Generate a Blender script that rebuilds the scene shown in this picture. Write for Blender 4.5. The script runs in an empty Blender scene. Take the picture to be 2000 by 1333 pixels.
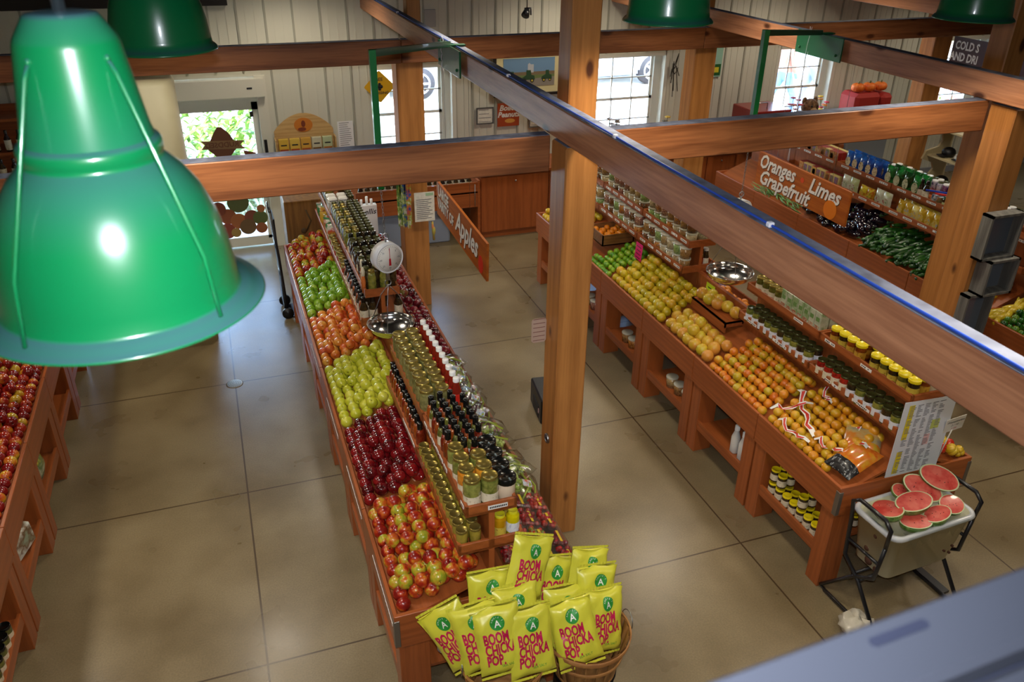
import bpy, bmesh, math, random
from math import sin, cos, pi, radians
from mathutils import Vector, Matrix, Euler
random.seed(7)
SC = bpy.context.scene
COL = SC.collection
def srgb(h):
    h = h.lstrip('#'); o = []
    for i in (0, 2, 4):
        c = int(h[i:i+2], 16) / 255
        o.append(c/12.92 if c <= .04045 else ((c+.055)/1.055)**2.4)
    return (o[0], o[1], o[2], 1)
# ---------------------------------------------------------------- camera
cd = bpy.data.cameras.new('camera'); cam = bpy.data.objects.new('camera', cd); COL.objects.link(cam)
yaw, pit, rol = radians(19.879), radians(28.473), radians(.823)
fw = Vector((sin(yaw)*cos(pit), cos(yaw)*cos(pit), -sin(pit)))
rt = Vector((cos(yaw), -sin(yaw), 0)); up = rt.cross(fw)
r2 = rt*cos(rol) + up*sin(rol); u2 = up*cos(rol) - rt*sin(rol)
cam.matrix_world = Matrix(((r2.x, u2.x, -fw.x, 0), (r2.y, u2.y, -fw.y, 0), (r2.z, u2.z, -fw.z, 4.0), (0, 0, 0, 1)))
cd.sensor_width = 36; cd.lens = 29.115; cd.clip_start = .02; cd.clip_end = 200
cd.dof.use_dof = True; cd.dof.focus_distance = 5.0; cd.dof.aperture_fstop = 5.6
SC.camera = cam
# ---------------------------------------------------------------- world, sun, exposure
w = bpy.data.worlds.new('world'); SC.world = w; w.use_nodes = True
nt = w.node_tree; bg = nt.nodes['Background']
sky = nt.nodes.new('ShaderNodeTexSky'); sky.sky_type = 'NISHITA'; sky.sun_elevation = radians(52); sky.sun_rotation = radians(150)
sky.sun_disc = False
nt.links.new(sky.outputs[0], bg.inputs[0]); bg.inputs[1].default_value = 3.6
def lamp(name, kind, loc, energy, color=(1, 1, 1), rot=(0, 0, 0), **kw):
    l = bpy.data.lights.new(name, kind); l.energy = energy; l.color = color
    for k, v in kw.items(): setattr(l, k, v)
    o = bpy.data.objects.new(name, l); o.location = loc; o.rotation_euler = rot; COL.objects.link(o); return o
lamp('sun', 'SUN', (0, 30, 20), 14, (1, .97, .92), (radians(28), radians(-22), 0), angle=.01)
# the flash of the camera, just above its lens
fl = lamp('camera_flash', 'AREA', (0, 0, 0), 30, (.88, .92, 1.0), shape='DISK', size=.05, spread=radians(95))
fl.matrix_world = cam.matrix_world @ Matrix.Translation((0, .10, .04))
# daylight of the doors and windows
WARM = (1.0, .88, .70)
SC.view_settings.view_transform = 'Standard'; SC.view_settings.look = 'None'
SC.view_settings.exposure = 0.0; SC.view_settings.gamma = 1.0; SC.view_settings.use_curve_mapping = False
# ---------------------------------------------------------------- materials
MATS = {}
def _new(name):
    m = bpy.data.materials.new(name); m.use_nodes = True; MATS[name] = m
    return m, m.node_tree, m.node_tree.nodes['Principled BSDF']
def N(nt, t, **kw):
    n = nt.nodes.new('ShaderNode'+t)
    for k, v in kw.items():
        if k.startswith('i_'):
            key = k[2:]; key = int(key) if key.isdigit() else key.replace('_', ' ')
            n.inputs[key].default_value = v
        else: setattr(n, k, v)
    return n
def plain(name, c, rough=.5, metal=0, coat=0, spec=.5, trans=0, alpha=1, sheen=0):
    if name in MATS: return MATS[name]
    m, nt, b = _new(name)
    b.inputs['Base Color'].default_value = srgb(c); b.inputs['Roughness'].default_value = rough
    b.inputs['Metallic'].default_value = metal; b.inputs['Coat Weight'].default_value = coat
    b.inputs['Specular IOR Level'].default_value = spec
    b.inputs['Transmission Weight'].default_value = trans
    b.inputs['Alpha'].default_value = alpha
    return m
def emit(name, c, s):
    m, nt, b = _new(name)
    b.inputs['Emission Color'].default_value = srgb(c); b.inputs['Emission Strength'].default_value = s
    b.inputs['Base Color'].default_value = srgb(c); return m
def ramp(nt, stops, src, interp='LINEAR'):
    r = nt.nodes.new('ShaderNodeValToRGB'); r.color_ramp.interpolation = interp
    e = r.color_ramp.elements
    while len(e) < len(stops): e.new(.5)
    for i, (p, c) in enumerate(stops): e[i].position = p; e[i].color = srgb(c)
    nt.links.new(src, r.inputs[0]); return r
def wood(name, c0, c1, axis='X', knots=False, rough=.45, scale=1.0, vary=.0, dark='#4a2410'):
    """grain runs along the given object axis"""
    m, nt, b = _new(name); L = nt.links.new
    tc = N(nt, 'TexCoord'); mp = N(nt, 'Mapping'); L(tc.outputs['Object'], mp.inputs[0])
    s = {'X': (.06, 1, 1), 'Y': (1, .06, 1), 'Z': (1, 1, .06)}[axis]
    mp.inputs['Scale'].default_value = [v*scale for v in s]
    n1 = N(nt, 'TexNoise', i_Scale=9, i_Detail=4, i_Roughness=.6); L(mp.outputs[0], n1.inputs[0])
    wv = N(nt, 'TexWave', wave_type='RINGS', i_Scale=3.2, i_Distortion=9, i_Detail=3); wv.inputs['Detail Scale'].default_value = 1.2
    wv.rings_direction = axis; L(mp.outputs[0], wv.inputs[0])
    n2 = N(nt, 'TexNoise', i_Scale=70, i_Detail=3); L(mp.outputs[0], n2.inputs[0])
    mx = N(nt, 'Mix', data_type='FLOAT'); mx.inputs[0].default_value = .22; L(n1.outputs[0], mx.inputs[2]); L(wv.outputs[1], mx.inputs[3])
    mx2 = N(nt, 'Mix', data_type='FLOAT'); mx2.inputs[0].default_value = .35; L(mx.outputs[0], mx2.inputs[2]); L(n2.outputs[0], mx2.inputs[3])
    r = ramp(nt, [(.36, c1), (.62, c0)], mx2.outputs[0]); out = r.outputs[0]
    if knots:
        mk = N(nt, 'Mapping'); L(tc.outputs['Object'], mk.inputs[0])
        ks = {'X': (2.2, 5, 5), 'Y': (5, 2.2, 5), 'Z': (5.5, 5.5, 2.6)}[axis]; mk.inputs['Scale'].default_value = ks
        v = N(nt, 'TexVoronoi', i_Scale=1.0); v.inputs['Randomness'].default_value = 1; L(mk.outputs[0], v.inputs[0])
        kr = ramp(nt, [(.0, '#000000'), (.09, '#303030'), (.17, '#ffffff')], v.outputs['Distance'])
        mm = N(nt, 'Mix', data_type='RGBA'); L(kr.outputs[0], mm.inputs[0]); mm.inputs[6].default_value = srgb(dark); L(out, mm.inputs[7]); out = mm.outputs[2]
    if vary:
        oi = N(nt, 'ObjectInfo'); hv = N(nt, 'HueSaturation'); mr = N(nt, 'MapRange'); L(oi.outputs['Random'], mr.inputs[0])
        mr.inputs[3].default_value = 1-vary; mr.inputs[4].default_value = 1+vary
        L(mr.outputs[0], hv.inputs['Value']); L(out, hv.inputs['Color']); out = hv.outputs[0]
    L(out, b.inputs['Base Color']); b.inputs['Roughness'].default_value = rough
    bp = N(nt, 'Bump', i_Strength=.12, i_Distance=.004); L(mx2.outputs[0], bp.inputs['Height']); L(bp.outputs[0], b.inputs['Normal'])
    return m
def speckle(name, cols, scale=12, rough=.45, coat=0, vary=None, bump=0, stretch=(1, 1, 1), thr=(.35, .65), spec=.5, coord='Object'):
    """noise between colours; vary mixes in a per-object shift between two colours"""
    m, nt, b = _new(name); L = nt.links.new
    tc = N(nt, 'TexCoord'); mp = N(nt, 'Mapping'); L(tc.outputs[coord], mp.inputs[0]); mp.inputs['Scale'].default_value = stretch
    oi = N(nt, 'ObjectInfo'); ml = N(nt, 'Math', operation='MULTIPLY'); ml.inputs[1].default_value = 50; L(oi.outputs['Random'], ml.inputs[0])
    L(ml.outputs[0], mp.inputs['Location'])
    n = N(nt, 'TexNoise', i_Scale=scale, i_Detail=3, i_Roughness=.6); L(mp.outputs[0], n.inputs[0])
    src = n.outputs[0]
    if vary:
        mr = N(nt, 'MapRange'); L(oi.outputs['Random'], mr.inputs[0]); mr.inputs[3].default_value = -vary; mr.inputs[4].default_value = vary
        ad = N(nt, 'Math', operation='ADD'); L(mr.outputs[0], ad.inputs[0]); L(n.outputs[0], ad.inputs[1]); src = ad.outputs[0]
    k = len(cols)-1
    r = ramp(nt, [(thr[0]+(thr[1]-thr[0])*i/k, c) for i, c in enumerate(cols)], src)
    L(r.outputs[0], b.inputs['Base Color']); b.inputs['Roughness'].default_value = rough; b.inputs['Coat Weight'].default_value = coat
    b.inputs['Specular IOR Level'].default_value = spec
    if bump:
        bp = N(nt, 'Bump', i_Strength=bump, i_Distance=.003); L(n.outputs[0], bp.inputs['Height']); L(bp.outputs[0], b.inputs['Normal'])
    return m
# ---------------------------------------------------------------- mesh building
class MB:
    def __init__(s): s.v = []; s.f = []; s.m = []; s.sm = []; s.mi = 0; s.T = None
    def add(s, vs, fs, smooth=False, mi=None):
        o = len(s.v); mi = s.mi if mi is None else mi
        if s.T is not None: vs = [tuple(s.T @ Vector(v)) for v in vs]
        s.v += [tuple(v) for v in vs]
        for f in fs: s.f.append(tuple(i+o for i in f)); s.m.append(mi); s.sm.append(smooth)
        return s
    def box(s, x0, x1, y0, y1, z0, z1, mi=None, bev=0):
        if bev:
            b = min(bev, abs(x1-x0)/2.1, abs(y1-y0)/2.1, abs(z1-z0)/2.1); vs = []; idx = {}
            X = (x0, x1); Y = (y0, y1); Z = (z0, z1); sg = (1, -1)
            for i in (0, 1):
                for j in (0, 1):
                    for k in (0, 1):
                        for a in (0, 1, 2):
                            p = [X[i]+sg[i]*b, Y[j]+sg[j]*b, Z[k]+sg[k]*b]; p[a] = (X[i], Y[j], Z[k])[a]
                            idx[(i, j, k, a)] = len(vs); vs.append(p)
            fs = []
            for a in (0, 1, 2):
                for e in (0, 1):
                    c = []
                    for (u, v) in ((0, 0), (1, 0), (1, 1), (0, 1)):
                        t = [0, 0, 0]; t[a] = e; t[(a+1) % 3] = u; t[(a+2) % 3] = v; c.append(idx[(*t, a)])
                    fs.append(c if e else c[::-1])
            for a in (0, 1, 2):
                b1, b2 = (a+1) % 3, (a+2) % 3
                for u in (0, 1):
                    for v in (0, 1):
                        t0 = [0, 0, 0]; t0[b1] = u; t0[b2] = v; t1 = t0[:]; t1[a] = 1
                        fs.append([idx[(*t0, b1)], idx[(*t1, b1)], idx[(*t1, b2)], idx[(*t0, b2)]])
            for i in (0, 1):
                for j in (0, 1):
                    for k in (0, 1): fs.append([idx[(i, j, k, 0)], idx[(i, j, k, 1)], idx[(i, j, k, 2)]])
            return s.add(vs, fs, False, mi)
        vs = [(x, y, z) for x in (x0, x1) for y in (y0, y1) for z in (z0, z1)]
        return s.add(vs, [(0, 1, 3, 2), (4, 6, 7, 5), (0, 4, 5, 1), (2, 3, 7, 6), (0, 2, 6, 4), (1, 5, 7, 3)], False, mi)
    def quad(s, a, b, c, d, mi=None): return s.add([a, b, c, d], [(0, 1, 2, 3)], False, mi)
    def lathe(s, prof, n=16, c=(0, 0, 0), smooth=True, mi=None, cap0=True, cap1=True, sx=1, sy=1):
        vs = []; fs = []; k = len(prof)
        for (r, z) in prof:
            for i in range(n): a = 2*pi*i/n; vs.append((c[0]+r*cos(a)*sx, c[1]+r*sin(a)*sy, c[2]+z))
        for j in range(k-1):
            for i in range(n): i2 = (i+1) % n; fs.append((j*n+i, j*n+i2, (j+1)*n+i2, (j+1)*n+i))
        if cap0 and prof[0][0] > 1e-5: fs.append(tuple(range(n))[::-1])
        if cap1 and prof[-1][0] > 1e-5: fs.append(tuple((k-1)*n+i for i in range(n)))
        return s.add(vs, fs, smooth, mi)
    def tube(s, pts, r, n=8, smooth=True, mi=None, closed=False):
        pts = [Vector(p) for p in pts]; vs = []; fs = []; k = len(pts); rs = r if isinstance(r, (list, tuple)) else [r]*k
        prev = None
        for j, p in enumerate(pts):
            if closed: t = (pts[(j+1) % k]-pts[j-1])
            else: t = (pts[min(j+1, k-1)]-pts[max(j-1, 0)])
            t.normalize()
            if prev is None:
                u = t.cross(Vector((0, 0, 1)) if abs(t.z) < .9 else Vector((1, 0, 0))).normalized()
            else: u = (prev - t*prev.dot(t)).normalized()
            prev = u; v = t.cross(u)
            for i in range(n): a = 2*pi*i/n; vs.append(p+(u*cos(a)+v*sin(a))*rs[j])
        for j in range(k if closed else k-1):
            j2 = (j+1) % k
            for i in range(n): i2 = (i+1) % n; fs.append((j*n+i, j*n+i2, j2*n+i2, j2*n+i))
        if not closed: fs.append(tuple(range(n))[::-1]); fs.append(tuple((k-1)*n+i for i in range(n)))
        return s.add(vs, fs, smooth, mi)
    def prism(s, poly, h, axis='z', o=(0, 0, 0), mi=None, smooth=False):
        """poly of 2D points extruded by h; axis z: (x,y)+z, y: (x,z)+y, x: (y,z)+x"""
        n = len(poly)
        def P(a, b, t):
            q = {'z': (a, b, t), 'y': (a, t, b), 'x': (t, a, b)}[axis]; return (q[0]+o[0], q[1]+o[1], q[2]+o[2])
        vs = [P(a, b, 0) for a, b in poly]+[P(a, b, h) for a, b in poly]
        fs = [tuple(range(n))[::-1], tuple(range(n, 2*n))]+[(i, (i+1) % n, n+(i+1) % n, n+i) for i in range(n)]
        return s.add(vs, fs, smooth, mi)
    def sphere(s, r, c=(0, 0, 0), n=12, m=8, mi=None, sc=(1, 1, 1), smooth=True):
        prof = [(r*sin(pi*j/m), -r*cos(pi*j/m)) for j in range(m+1)]; prof[0] = (1e-6, -r); prof[-1] = (1e-6, r)
        o = len(s.v); s.lathe(prof, n, (0, 0, 0), smooth, mi, False, False)
        T = s.T
        for i in range(o, len(s.v)):
            v = s.v[i]
            if T is None: s.v[i] = (v[0]*sc[0]+c[0], v[1]*sc[1]+c[1], v[2]*sc[2]+c[2])
            else:
                q = T.inverted() @ Vector(v); s.v[i] = tuple(T @ Vector((q[0]*sc[0]+c[0], q[1]*sc[1]+c[1], q[2]*sc[2]+c[2])))
        return s
    def mesh(s, name, mats):
        me = bpy.data.meshes.new(name); me.from_pydata(s.v, [], s.f)
        for m in (mats if isinstance(mats, (list, tuple)) else [mats]): me.materials.append(m)
        me.polygons.foreach_set('material_index', s.m); me.polygons.foreach_set('use_smooth', s.sm)
        me.update(); return me
    def build(s, name, mats, parent=None, **kw):
        return obj(name, s.mesh(name, mats), parent, **kw)
def obj(name, me, parent=None, loc=None, rot=None, label=None, cat=None, group=None, kind=None, sc=None):
    o = bpy.data.objects.new(name, me); COL.objects.link(o)
    if parent: o.parent = parent
    if loc: o.location = loc
    if rot: o.rotation_euler = rot
    if sc: o.scale = (sc, sc, sc) if isinstance(sc, (int, float)) else sc
    if label: o['label'] = label
    if cat: o['category'] = cat
    if group: o['group'] = group
    if kind: o['kind'] = kind
    return o
def thing(name, label, cat, loc=(0, 0, 0), rz=0, group=None): return obj(name, None, None, loc, (0, 0, rz), label, cat, group)
def struct(name, mb, mats, **kw): return mb.build(name, mats, kind='structure', **kw)
def spawn(proto, loc, rot=(0, 0, 0), label=None, cat=None, group=None, sc=None):
    """proto: list of (name, mesh, index of parent part or None, label) ; first is the root"""
    os = []
    for i, (n, me, pi_, lb) in enumerate(proto):
        if i == 0: os.append(obj(n, me, None, loc, rot, label, cat, group, None, sc))
        else: os.append(obj(n, me, os[pi_], label=lb))
    return os[0]
_tc = {}
def text_geo(s, size=1, shear=0, offset=0, align='CENTER', xs=1, fine=0):
    key = (s, size, shear, offset, align, xs, fine)
    if key not in _tc:
        c = bpy.data.curves.new('t', 'FONT'); c.body = s; c.size = size; c.shear = shear; c.offset = offset; c.align_x = align; c.align_y = 'CENTER'
        c.resolution_u = 2; o = bpy.data.objects.new('t', c); COL.objects.link(o)
        dg = bpy.context.evaluated_depsgraph_get(); me = bpy.data.meshes.new_from_object(o.evaluated_get(dg))
        if fine:
            bm = bmesh.new(); bm.from_mesh(me); bmesh.ops.triangulate(bm, faces=bm.faces[:])
            for ax in (0, 1):
                lo = min(v.co[ax] for v in bm.verts); hi = max(v.co[ax] for v in bm.verts); q = lo+fine
                while q < hi:
                    co = [0, 0, 0]; co[ax] = q; no = [0, 0, 0]; no[ax] = 1
                    bmesh.ops.bisect_plane(bm, geom=bm.verts[:]+bm.edges[:]+bm.faces[:], plane_co=co, plane_no=no); q += fine
            bm.to_mesh(me); bm.free()
        _tc[key] = ([(v.co.x*xs, v.co.y) for v in me.vertices], [tuple(p.vertices) for p in me.polygons])
        bpy.data.objects.remove(o); bpy.data.curves.remove(c); bpy.data.meshes.remove(me)
    return _tc[key]
def add_text(mb, s, f, mi=None, **kw):
    """f maps (u,v) of the lettering to a 3D point"""
    vs, fs = text_geo(s, **kw); return mb.add([f(u, v) for u, v in vs], fs, False, mi)
def jit(a): return random.uniform(-a, a)
def rrot(): return (random.uniform(0, 6.28), random.uniform(0, 6.28), random.uniform(0, 6.28))
def rrect(w, h, r, n=4, cx=0, cy=0):
    p = []
    for (sx, sy, a0) in ((1, 1, 0), (-1, 1, 90), (-1, -1, 180), (1, -1, 270)):
        for i in range(n+1):
            a = radians(a0+90*i/n); p.append((cx+sx*(w/2-r)+r*cos(a), cy+sy*(h/2-r)+r*sin(a)))
    return p
def circ(r, n=20, cx=0, cy=0, a0=0): return [(cx+r*cos(a0+2*pi*i/n), cy+r*sin(a0+2*pi*i/n)) for i in range(n)]
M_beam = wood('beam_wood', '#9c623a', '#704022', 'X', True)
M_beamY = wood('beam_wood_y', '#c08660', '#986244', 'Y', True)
M_post = wood('post_wood', '#b87c40', '#9c6430', 'Z', True)
M_cherry = wood('cherry_laminate', '#a6592b', '#8e4a22', 'Y', scale=2.2, rough=.35)
M_cherryX = wood('cherry_laminate_x', '#a6592b', '#8e4a22', 'X', scale=2.2, rough=.35)
M_cherryZ = wood('cherry_laminate_z', '#a6592b', '#8e4a22', 'Z', scale=2.2, rough=.35)
M_dark = plain('shadow_gap', '#1c120c', .8)
M_dust_sheen = speckle('dusty_sheen', ['#565c70', '#6b7184', '#4d5060'], 6, .8)  # dusty tops, with the bluish flash reflection painted into the colour
M_bluecable = plain('blue_cable', '#2c50b4', .4)
M_clip = plain('white_clip', '#e6e6ee', .4)
M_white = plain('white_paint', '#d9d6c8', .5)
M_whitegloss = plain('white_gloss', '#eeeeee', .3, coat=.4)
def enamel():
    m, nt, b = _new('green_enamel'); L = nt.links.new   # gloss green; dusty up-facing parts have the flash's bluish reflection painted in
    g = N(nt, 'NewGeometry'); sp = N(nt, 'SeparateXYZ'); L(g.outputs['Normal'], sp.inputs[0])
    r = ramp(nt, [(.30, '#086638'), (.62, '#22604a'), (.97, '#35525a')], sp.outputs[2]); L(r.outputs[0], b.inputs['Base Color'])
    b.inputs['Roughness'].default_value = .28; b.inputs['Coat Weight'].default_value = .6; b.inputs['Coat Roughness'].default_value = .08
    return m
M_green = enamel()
M_greentube = plain('green_tube_paint', '#0d5a33', .35, coat=.3)
M_chrome = plain('chrome', '#e4e4e4', .16, metal=1)
M_steel = plain('steel', '#a8a8aa', .35, metal=1)
M_black = plain('black_paint', '#15161b', .35, coat=.3)
M_blackplastic = plain('black_plastic', '#0f0f12', .4)
M_corner = plain('corner_metal', '#8d857c', .45, metal=.8)
M_tag = plain('white_tag', '#e6e4de', .5)
M_ink = plain('ink', '#1a1a1e', .6)
M_gray_ink = plain('grey_ink', '#6d6d72', .7)
M_goldlid = plain('gold_lid', '#a5924a', .28, metal=.8)
M_yellowlid = plain('yellow_lid', '#e6cf12', .3, coat=.4)
M_darklid = plain('dark_green_lid', '#4a4a24', .3, metal=.5)
M_blacklid = plain('black_lid', '#0c0d0c', .22, coat=.5)
M_whitelid = plain('white_lid', '#ecebe6', .35)
M_paper = speckle('paper_label', ['#d8d4c4', '#e8e4d6'], 30, .6)
M_glass = None
def thin_glass(name, c='#ffffff', f0=.04, f1=.5, rough=.03):
    m = bpy.data.materials.new(name); m.use_nodes = True; MATS[name] = m; nt = m.node_tree; L = nt.links.new
    nt.nodes.remove(nt.nodes['Principled BSDF']); out = nt.nodes['Material Output']
    t = N(nt, 'BsdfTransparent'); t.inputs[0].default_value = srgb(c); g = N(nt, 'BsdfGlossy'); g.inputs['Roughness'].default_value = rough
    lw = N(nt, 'LayerWeight', i_Blend=.35); mr = N(nt, 'MapRange'); L(lw.outputs['Facing'], mr.inputs[0]); mr.inputs[3].default_value = f0; mr.inputs[4].default_value = f1
    mx = N(nt, 'MixShader'); L(mr.outputs[0], mx.inputs[0]); L(t.outputs[0], mx.inputs[1]); L(g.outputs[0], mx.inputs[2]); L(mx.outputs[0], out.inputs[0]); return m
M_glass = thin_glass('window_glass', '#fafcfc', .03, .4)
M_film = thin_glass('clear_plastic', '#f6f8f6', .04, .30, .22)
def jarmat(name, c0, c1, sc=40): return speckle(name, [c0, c1], sc, .12, .6, vary=.1)
# concrete floor: stains + saw-cut joints
def floor_mat():
    m, nt, b = _new('stained_concrete'); L = nt.links.new
    tc = N(nt, 'TexCoord'); P = tc.outputs['Object']
    n1 = N(nt, 'TexNoise', i_Scale=.8, i_Detail=4, i_Roughness=.55); L(P, n1.inputs[0])
    n2 = N(nt, 'TexNoise', i_Scale=2.2, i_Detail=3, i_Roughness=.5); L(P, n2.inputs[0])
    n3 = N(nt, 'TexNoise', i_Scale=90, i_Detail=2); L(P, n3.inputs[0])
    r1 = ramp(nt, [(.28, '#7c6c4e'), (.66, '#988868')], n1.outputs[0])
    r2 = ramp(nt, [(.22, '#a5947a'), (.62, '#ffffff')], n2.outputs[0])
    mx = N(nt, 'Mix', data_type='RGBA', blend_type='MULTIPLY'); mx.inputs[0].default_value = .5; L(r1.outputs[0], mx.inputs[6]); L(r2.outputs[0], mx.inputs[7])
    r3 = ramp(nt, [(.3, '#e0e0e0'), (.7, '#ffffff')], n3.outputs[0])
    m2 = N(nt, 'Mix', data_type='RGBA', blend_type='MULTIPLY'); m2.inputs[0].default_value = .8; L(mx.outputs[2], m2.inputs[6]); L(r3.outputs[0], m2.inputs[7])
    sp = N(nt, 'SeparateXYZ'); L(P, sp.inputs[0])
    def joint(out, o, s):
        a = N(nt, 'Math', operation='SUBTRACT'); a.inputs[1].default_value = o; L(out, a.inputs[0])
        p = N(nt, 'Math', operation='PINGPONG'); p.inputs[1].default_value = s/2; L(a.outputs[0], p.inputs[0])
        g = N(nt, 'Math', operation='LESS_THAN'); g.inputs[1].default_value = .006; L(p.outputs[0], g.inputs[0]); return g
    j1 = joint(sp.outputs[0], -.18, 1.61); j2 = joint(sp.outputs[1], 3.63, 1.67)
    mxx = N(nt, 'Math', operation='MAXIMUM'); L(j1.outputs[0], mxx.inputs[0]); L(j2.outputs[0], mxx.inputs[1])
    m3 = N(nt, 'Mix', data_type='RGBA'); L(mxx.outputs[0], m3.inputs[0]); L(m2.outputs[2], m3.inputs[6]); m3.inputs[7].default_value = srgb('#4a3a26')
    L(m3.outputs[2], b.inputs['Base Color'])
    rr = N(nt, 'MapRange'); L(n2.outputs[0], rr.inputs[0]); rr.inputs[3].default_value = .2; rr.inputs[4].default_value = .4; L(rr.outputs[0], b.inputs['Roughness'])
    return m
M_floor = floor_mat()
# ================================================================ the room
YW = 10.3; XL, XR, YF = -5.2, 14.0, -3.0
M_wall = plain('wall_panel_paint', '#cfcdbd', .55)
M_wallrib = plain('wall_seam', '#a3a293', .6)
M_ceil = plain('dark_ceiling', '#2a2622', .8)
mb = MB(); mb.box(XL-.3, XR+.3, YF-.3, YW+.25, -.12, 0); struct('floor', mb, M_floor)
openings = [(-1.35, .56, 0, 2.09), (1.92, 2.88, .95, 2.10), (4.85, 5.88, .95, 2.10), (7.70, 8.66, .95, 2.10), (10.62, 11.6, .95, 2.10)]
mb = MB(); xs = sorted({XL-.2, XR+.2, *[v for o in openings for v in o[:2]]}); H = 4.4
for a, b in zip(xs, xs[1:]):
    op = [o for o in openings if o[0] <= a+1e-6 and o[1] >= b-1e-6]
    if not op: mb.box(a, b, YW, YW+.16, 0, H)
    else:
        if op[0][2] > 0: mb.box(a, b, YW, YW+.16, 0, op[0][2])
        mb.box(a, b, YW, YW+.16, op[0][3], H)
x = XL+.1
while x < XR:
    for dx, wd, dp in ((0, .022, .016), (.10, .01, .006), (.20, .01, .006)):
        xx = x+dx; op = [o for o in openings if o[0]-.04 < xx < o[1]+.02]
        segs = [(0, H)] if not op else [(0, op[0][2]-.03), (op[0][3]+.05, H)]
        for z0, z1 in segs:
            if z1-z0 > .05: mb.box(xx, xx+wd, YW-dp, YW, z0, z1, mi=1 if dx == 0 else 0)
    x += .305
struct('wall_back', mb, [M_wall, M_wallrib])
mb = MB(); mb.box(XL-.2, XL, YF-.2, YW, 0, 7); struct('wall_left', mb, M_wall)
mb = MB(); mb.box(XR, XR+.2, YF-.2, YW, 0, 7); struct('wall_right', mb, M_wall)
mb = MB(); mb.box(XL-.2, XR+.2, YF-.2, YF, 0, 8); struct('wall_front', mb, M_wall)
mb = MB(); mb.add([(XL-.3, YW+.2, 3.3), (XR+.3, YW+.2, 3.3), (XR+.3, 2, 6.4), (XL-.3, 2, 6.4), (XR+.3, YF-.3, 6.4), (XL-.3, YF-.3, 6.4),
                   (XL-.3, YW+.2, 3.45), (XR+.3, YW+.2, 3.45), (XR+.3, 2, 6.55), (XL-.3, 2, 6.55), (XR+.3, YF-.3, 6.55), (XL-.3, YF-.3, 6.55)],
                  [(0, 1, 2, 3), (3, 2, 4, 5), (6, 9, 8, 7), (9, 11, 10, 8)]); struct('ceiling', mb, M_ceil)
# dark plank running along the back wall above the entrance
mb = MB(); mb.box(XL, .32, YW-.10, YW-.02, 2.87, 3.05); struct('trim_1', mb, plain('dark_trim', '#221d1a', .7))
# baseboard
mb = MB()
for a, b in ((XL, -1.4), (.62, XR)): mb.box(a, b, YW-.03, YW, 0, .1)
struct('baseboard_back', mb, plain('base_gray', '#8d9096', .5))
# windows
def window(n, x0, x1, z0, z1, cols):
    root = MB(); yf = YW+.10; cw = .035
    # casing in the wall opening, reveal
    root.box(x0-.04, x0+.012, YW-.015, YW+.17, z0-.04, z1+.04); root.box(x1-.012, x1+.04, YW-.015, YW+.17, z0-.04, z1+.04)
    root.box(x0, x1, YW-.015, YW+.17, z1-.012, z1+.04); root.box(x0-.06, x1+.06, YW-.06, YW+.17, z0-.04, z0+.012)
    w = struct('window_%d' % n, root, M_white)
    xa, xb = x0, x1-.12   # the sash sits left of a wide jamb
    jb = MB(); jb.box(xb, x1, YW+.09, YW+.15, z0, z1); jb.build('jamb_panel', M_white, w)
    zm = (z0+z1)/2
    for k, (za, zb, yy) in enumerate(((z0, zm+.02, yf), (zm-.02, z1, yf+.025))):
        s = MB(); s.box(xa, xa+cw, yy, yy+.022, za, zb); s.box(xb-cw, xb, yy, yy+.022, za, zb); s.box(xa, xb, yy, yy+.022, za, za+cw); s.box(xa, xb, yy, yy+.022, zb-cw, zb)
        for i in range(1, cols): xx = xa+(xb-xa)*i/cols; s.box(xx-.008, xx+.008, yy, yy+.018, za, zb)
        zz = (za+zb)/2; s.box(xa, xb, yy, yy+.018, zz-.008, zz+.008)
        so = s.build('sash', M_white, w)
        g = MB(); g.box(xa+cw, xb-cw, yy+.008, yy+.012, za+cw, zb-cw); g.build('glass', M_glass, so)
for i, o in enumerate(openings[1:]): window(i+1, *o, 3)
# entrance: white automatic sliding door
M_alu = plain('door_aluminium', '#d6d3c4', .4)
fr = MB(); fr.box(-1.40, .60, YW-.12, YW+.1, 1.88, 2.08); fr.box(.50, .62, YW-.04, YW+.14, 0, 2.10); fr.box(-1.42, -1.33, YW-.04, YW+.14, 0, 2.1)
door = struct('door_1', fr, M_alu)
m2 = MB(); m2.box(.40, .46, YW-.125, YW-.12, 1.97, 1.99); m2.build('badge', M_ink, door)
pn = MB(); ya = YW+.02
pn.box(-1.3, .50, ya, ya+.05, 1.71, 1.86); pn.box(-1.3, .50, ya, ya+.05, 0.02, .14); pn.box(.43, .50, ya, ya+.05, .1, 1.8); pn.box(-1.3, -1.24, ya, ya+.05, .1, 1.8)
pn.box(-.45, -.38, ya, ya+.05, .1, 1.8)
pa = pn.build('sliding_panel', M_alu, door)
g = MB(); g.box(-1.24, .43, ya+.02, ya+.026, .14, 1.71); g.build('door_glass', M_glass, pa)
s = MB(); s.box(.52, .555, YW-.055, YW-.04, 1.18, 1.36); s.build('door_switch', M_blackplastic, door)
s = MB(); s.box(.40, .44, ya-.02, ya, 1.63, 1.69); s.build('sensor', M_blackplastic, door)
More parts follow.
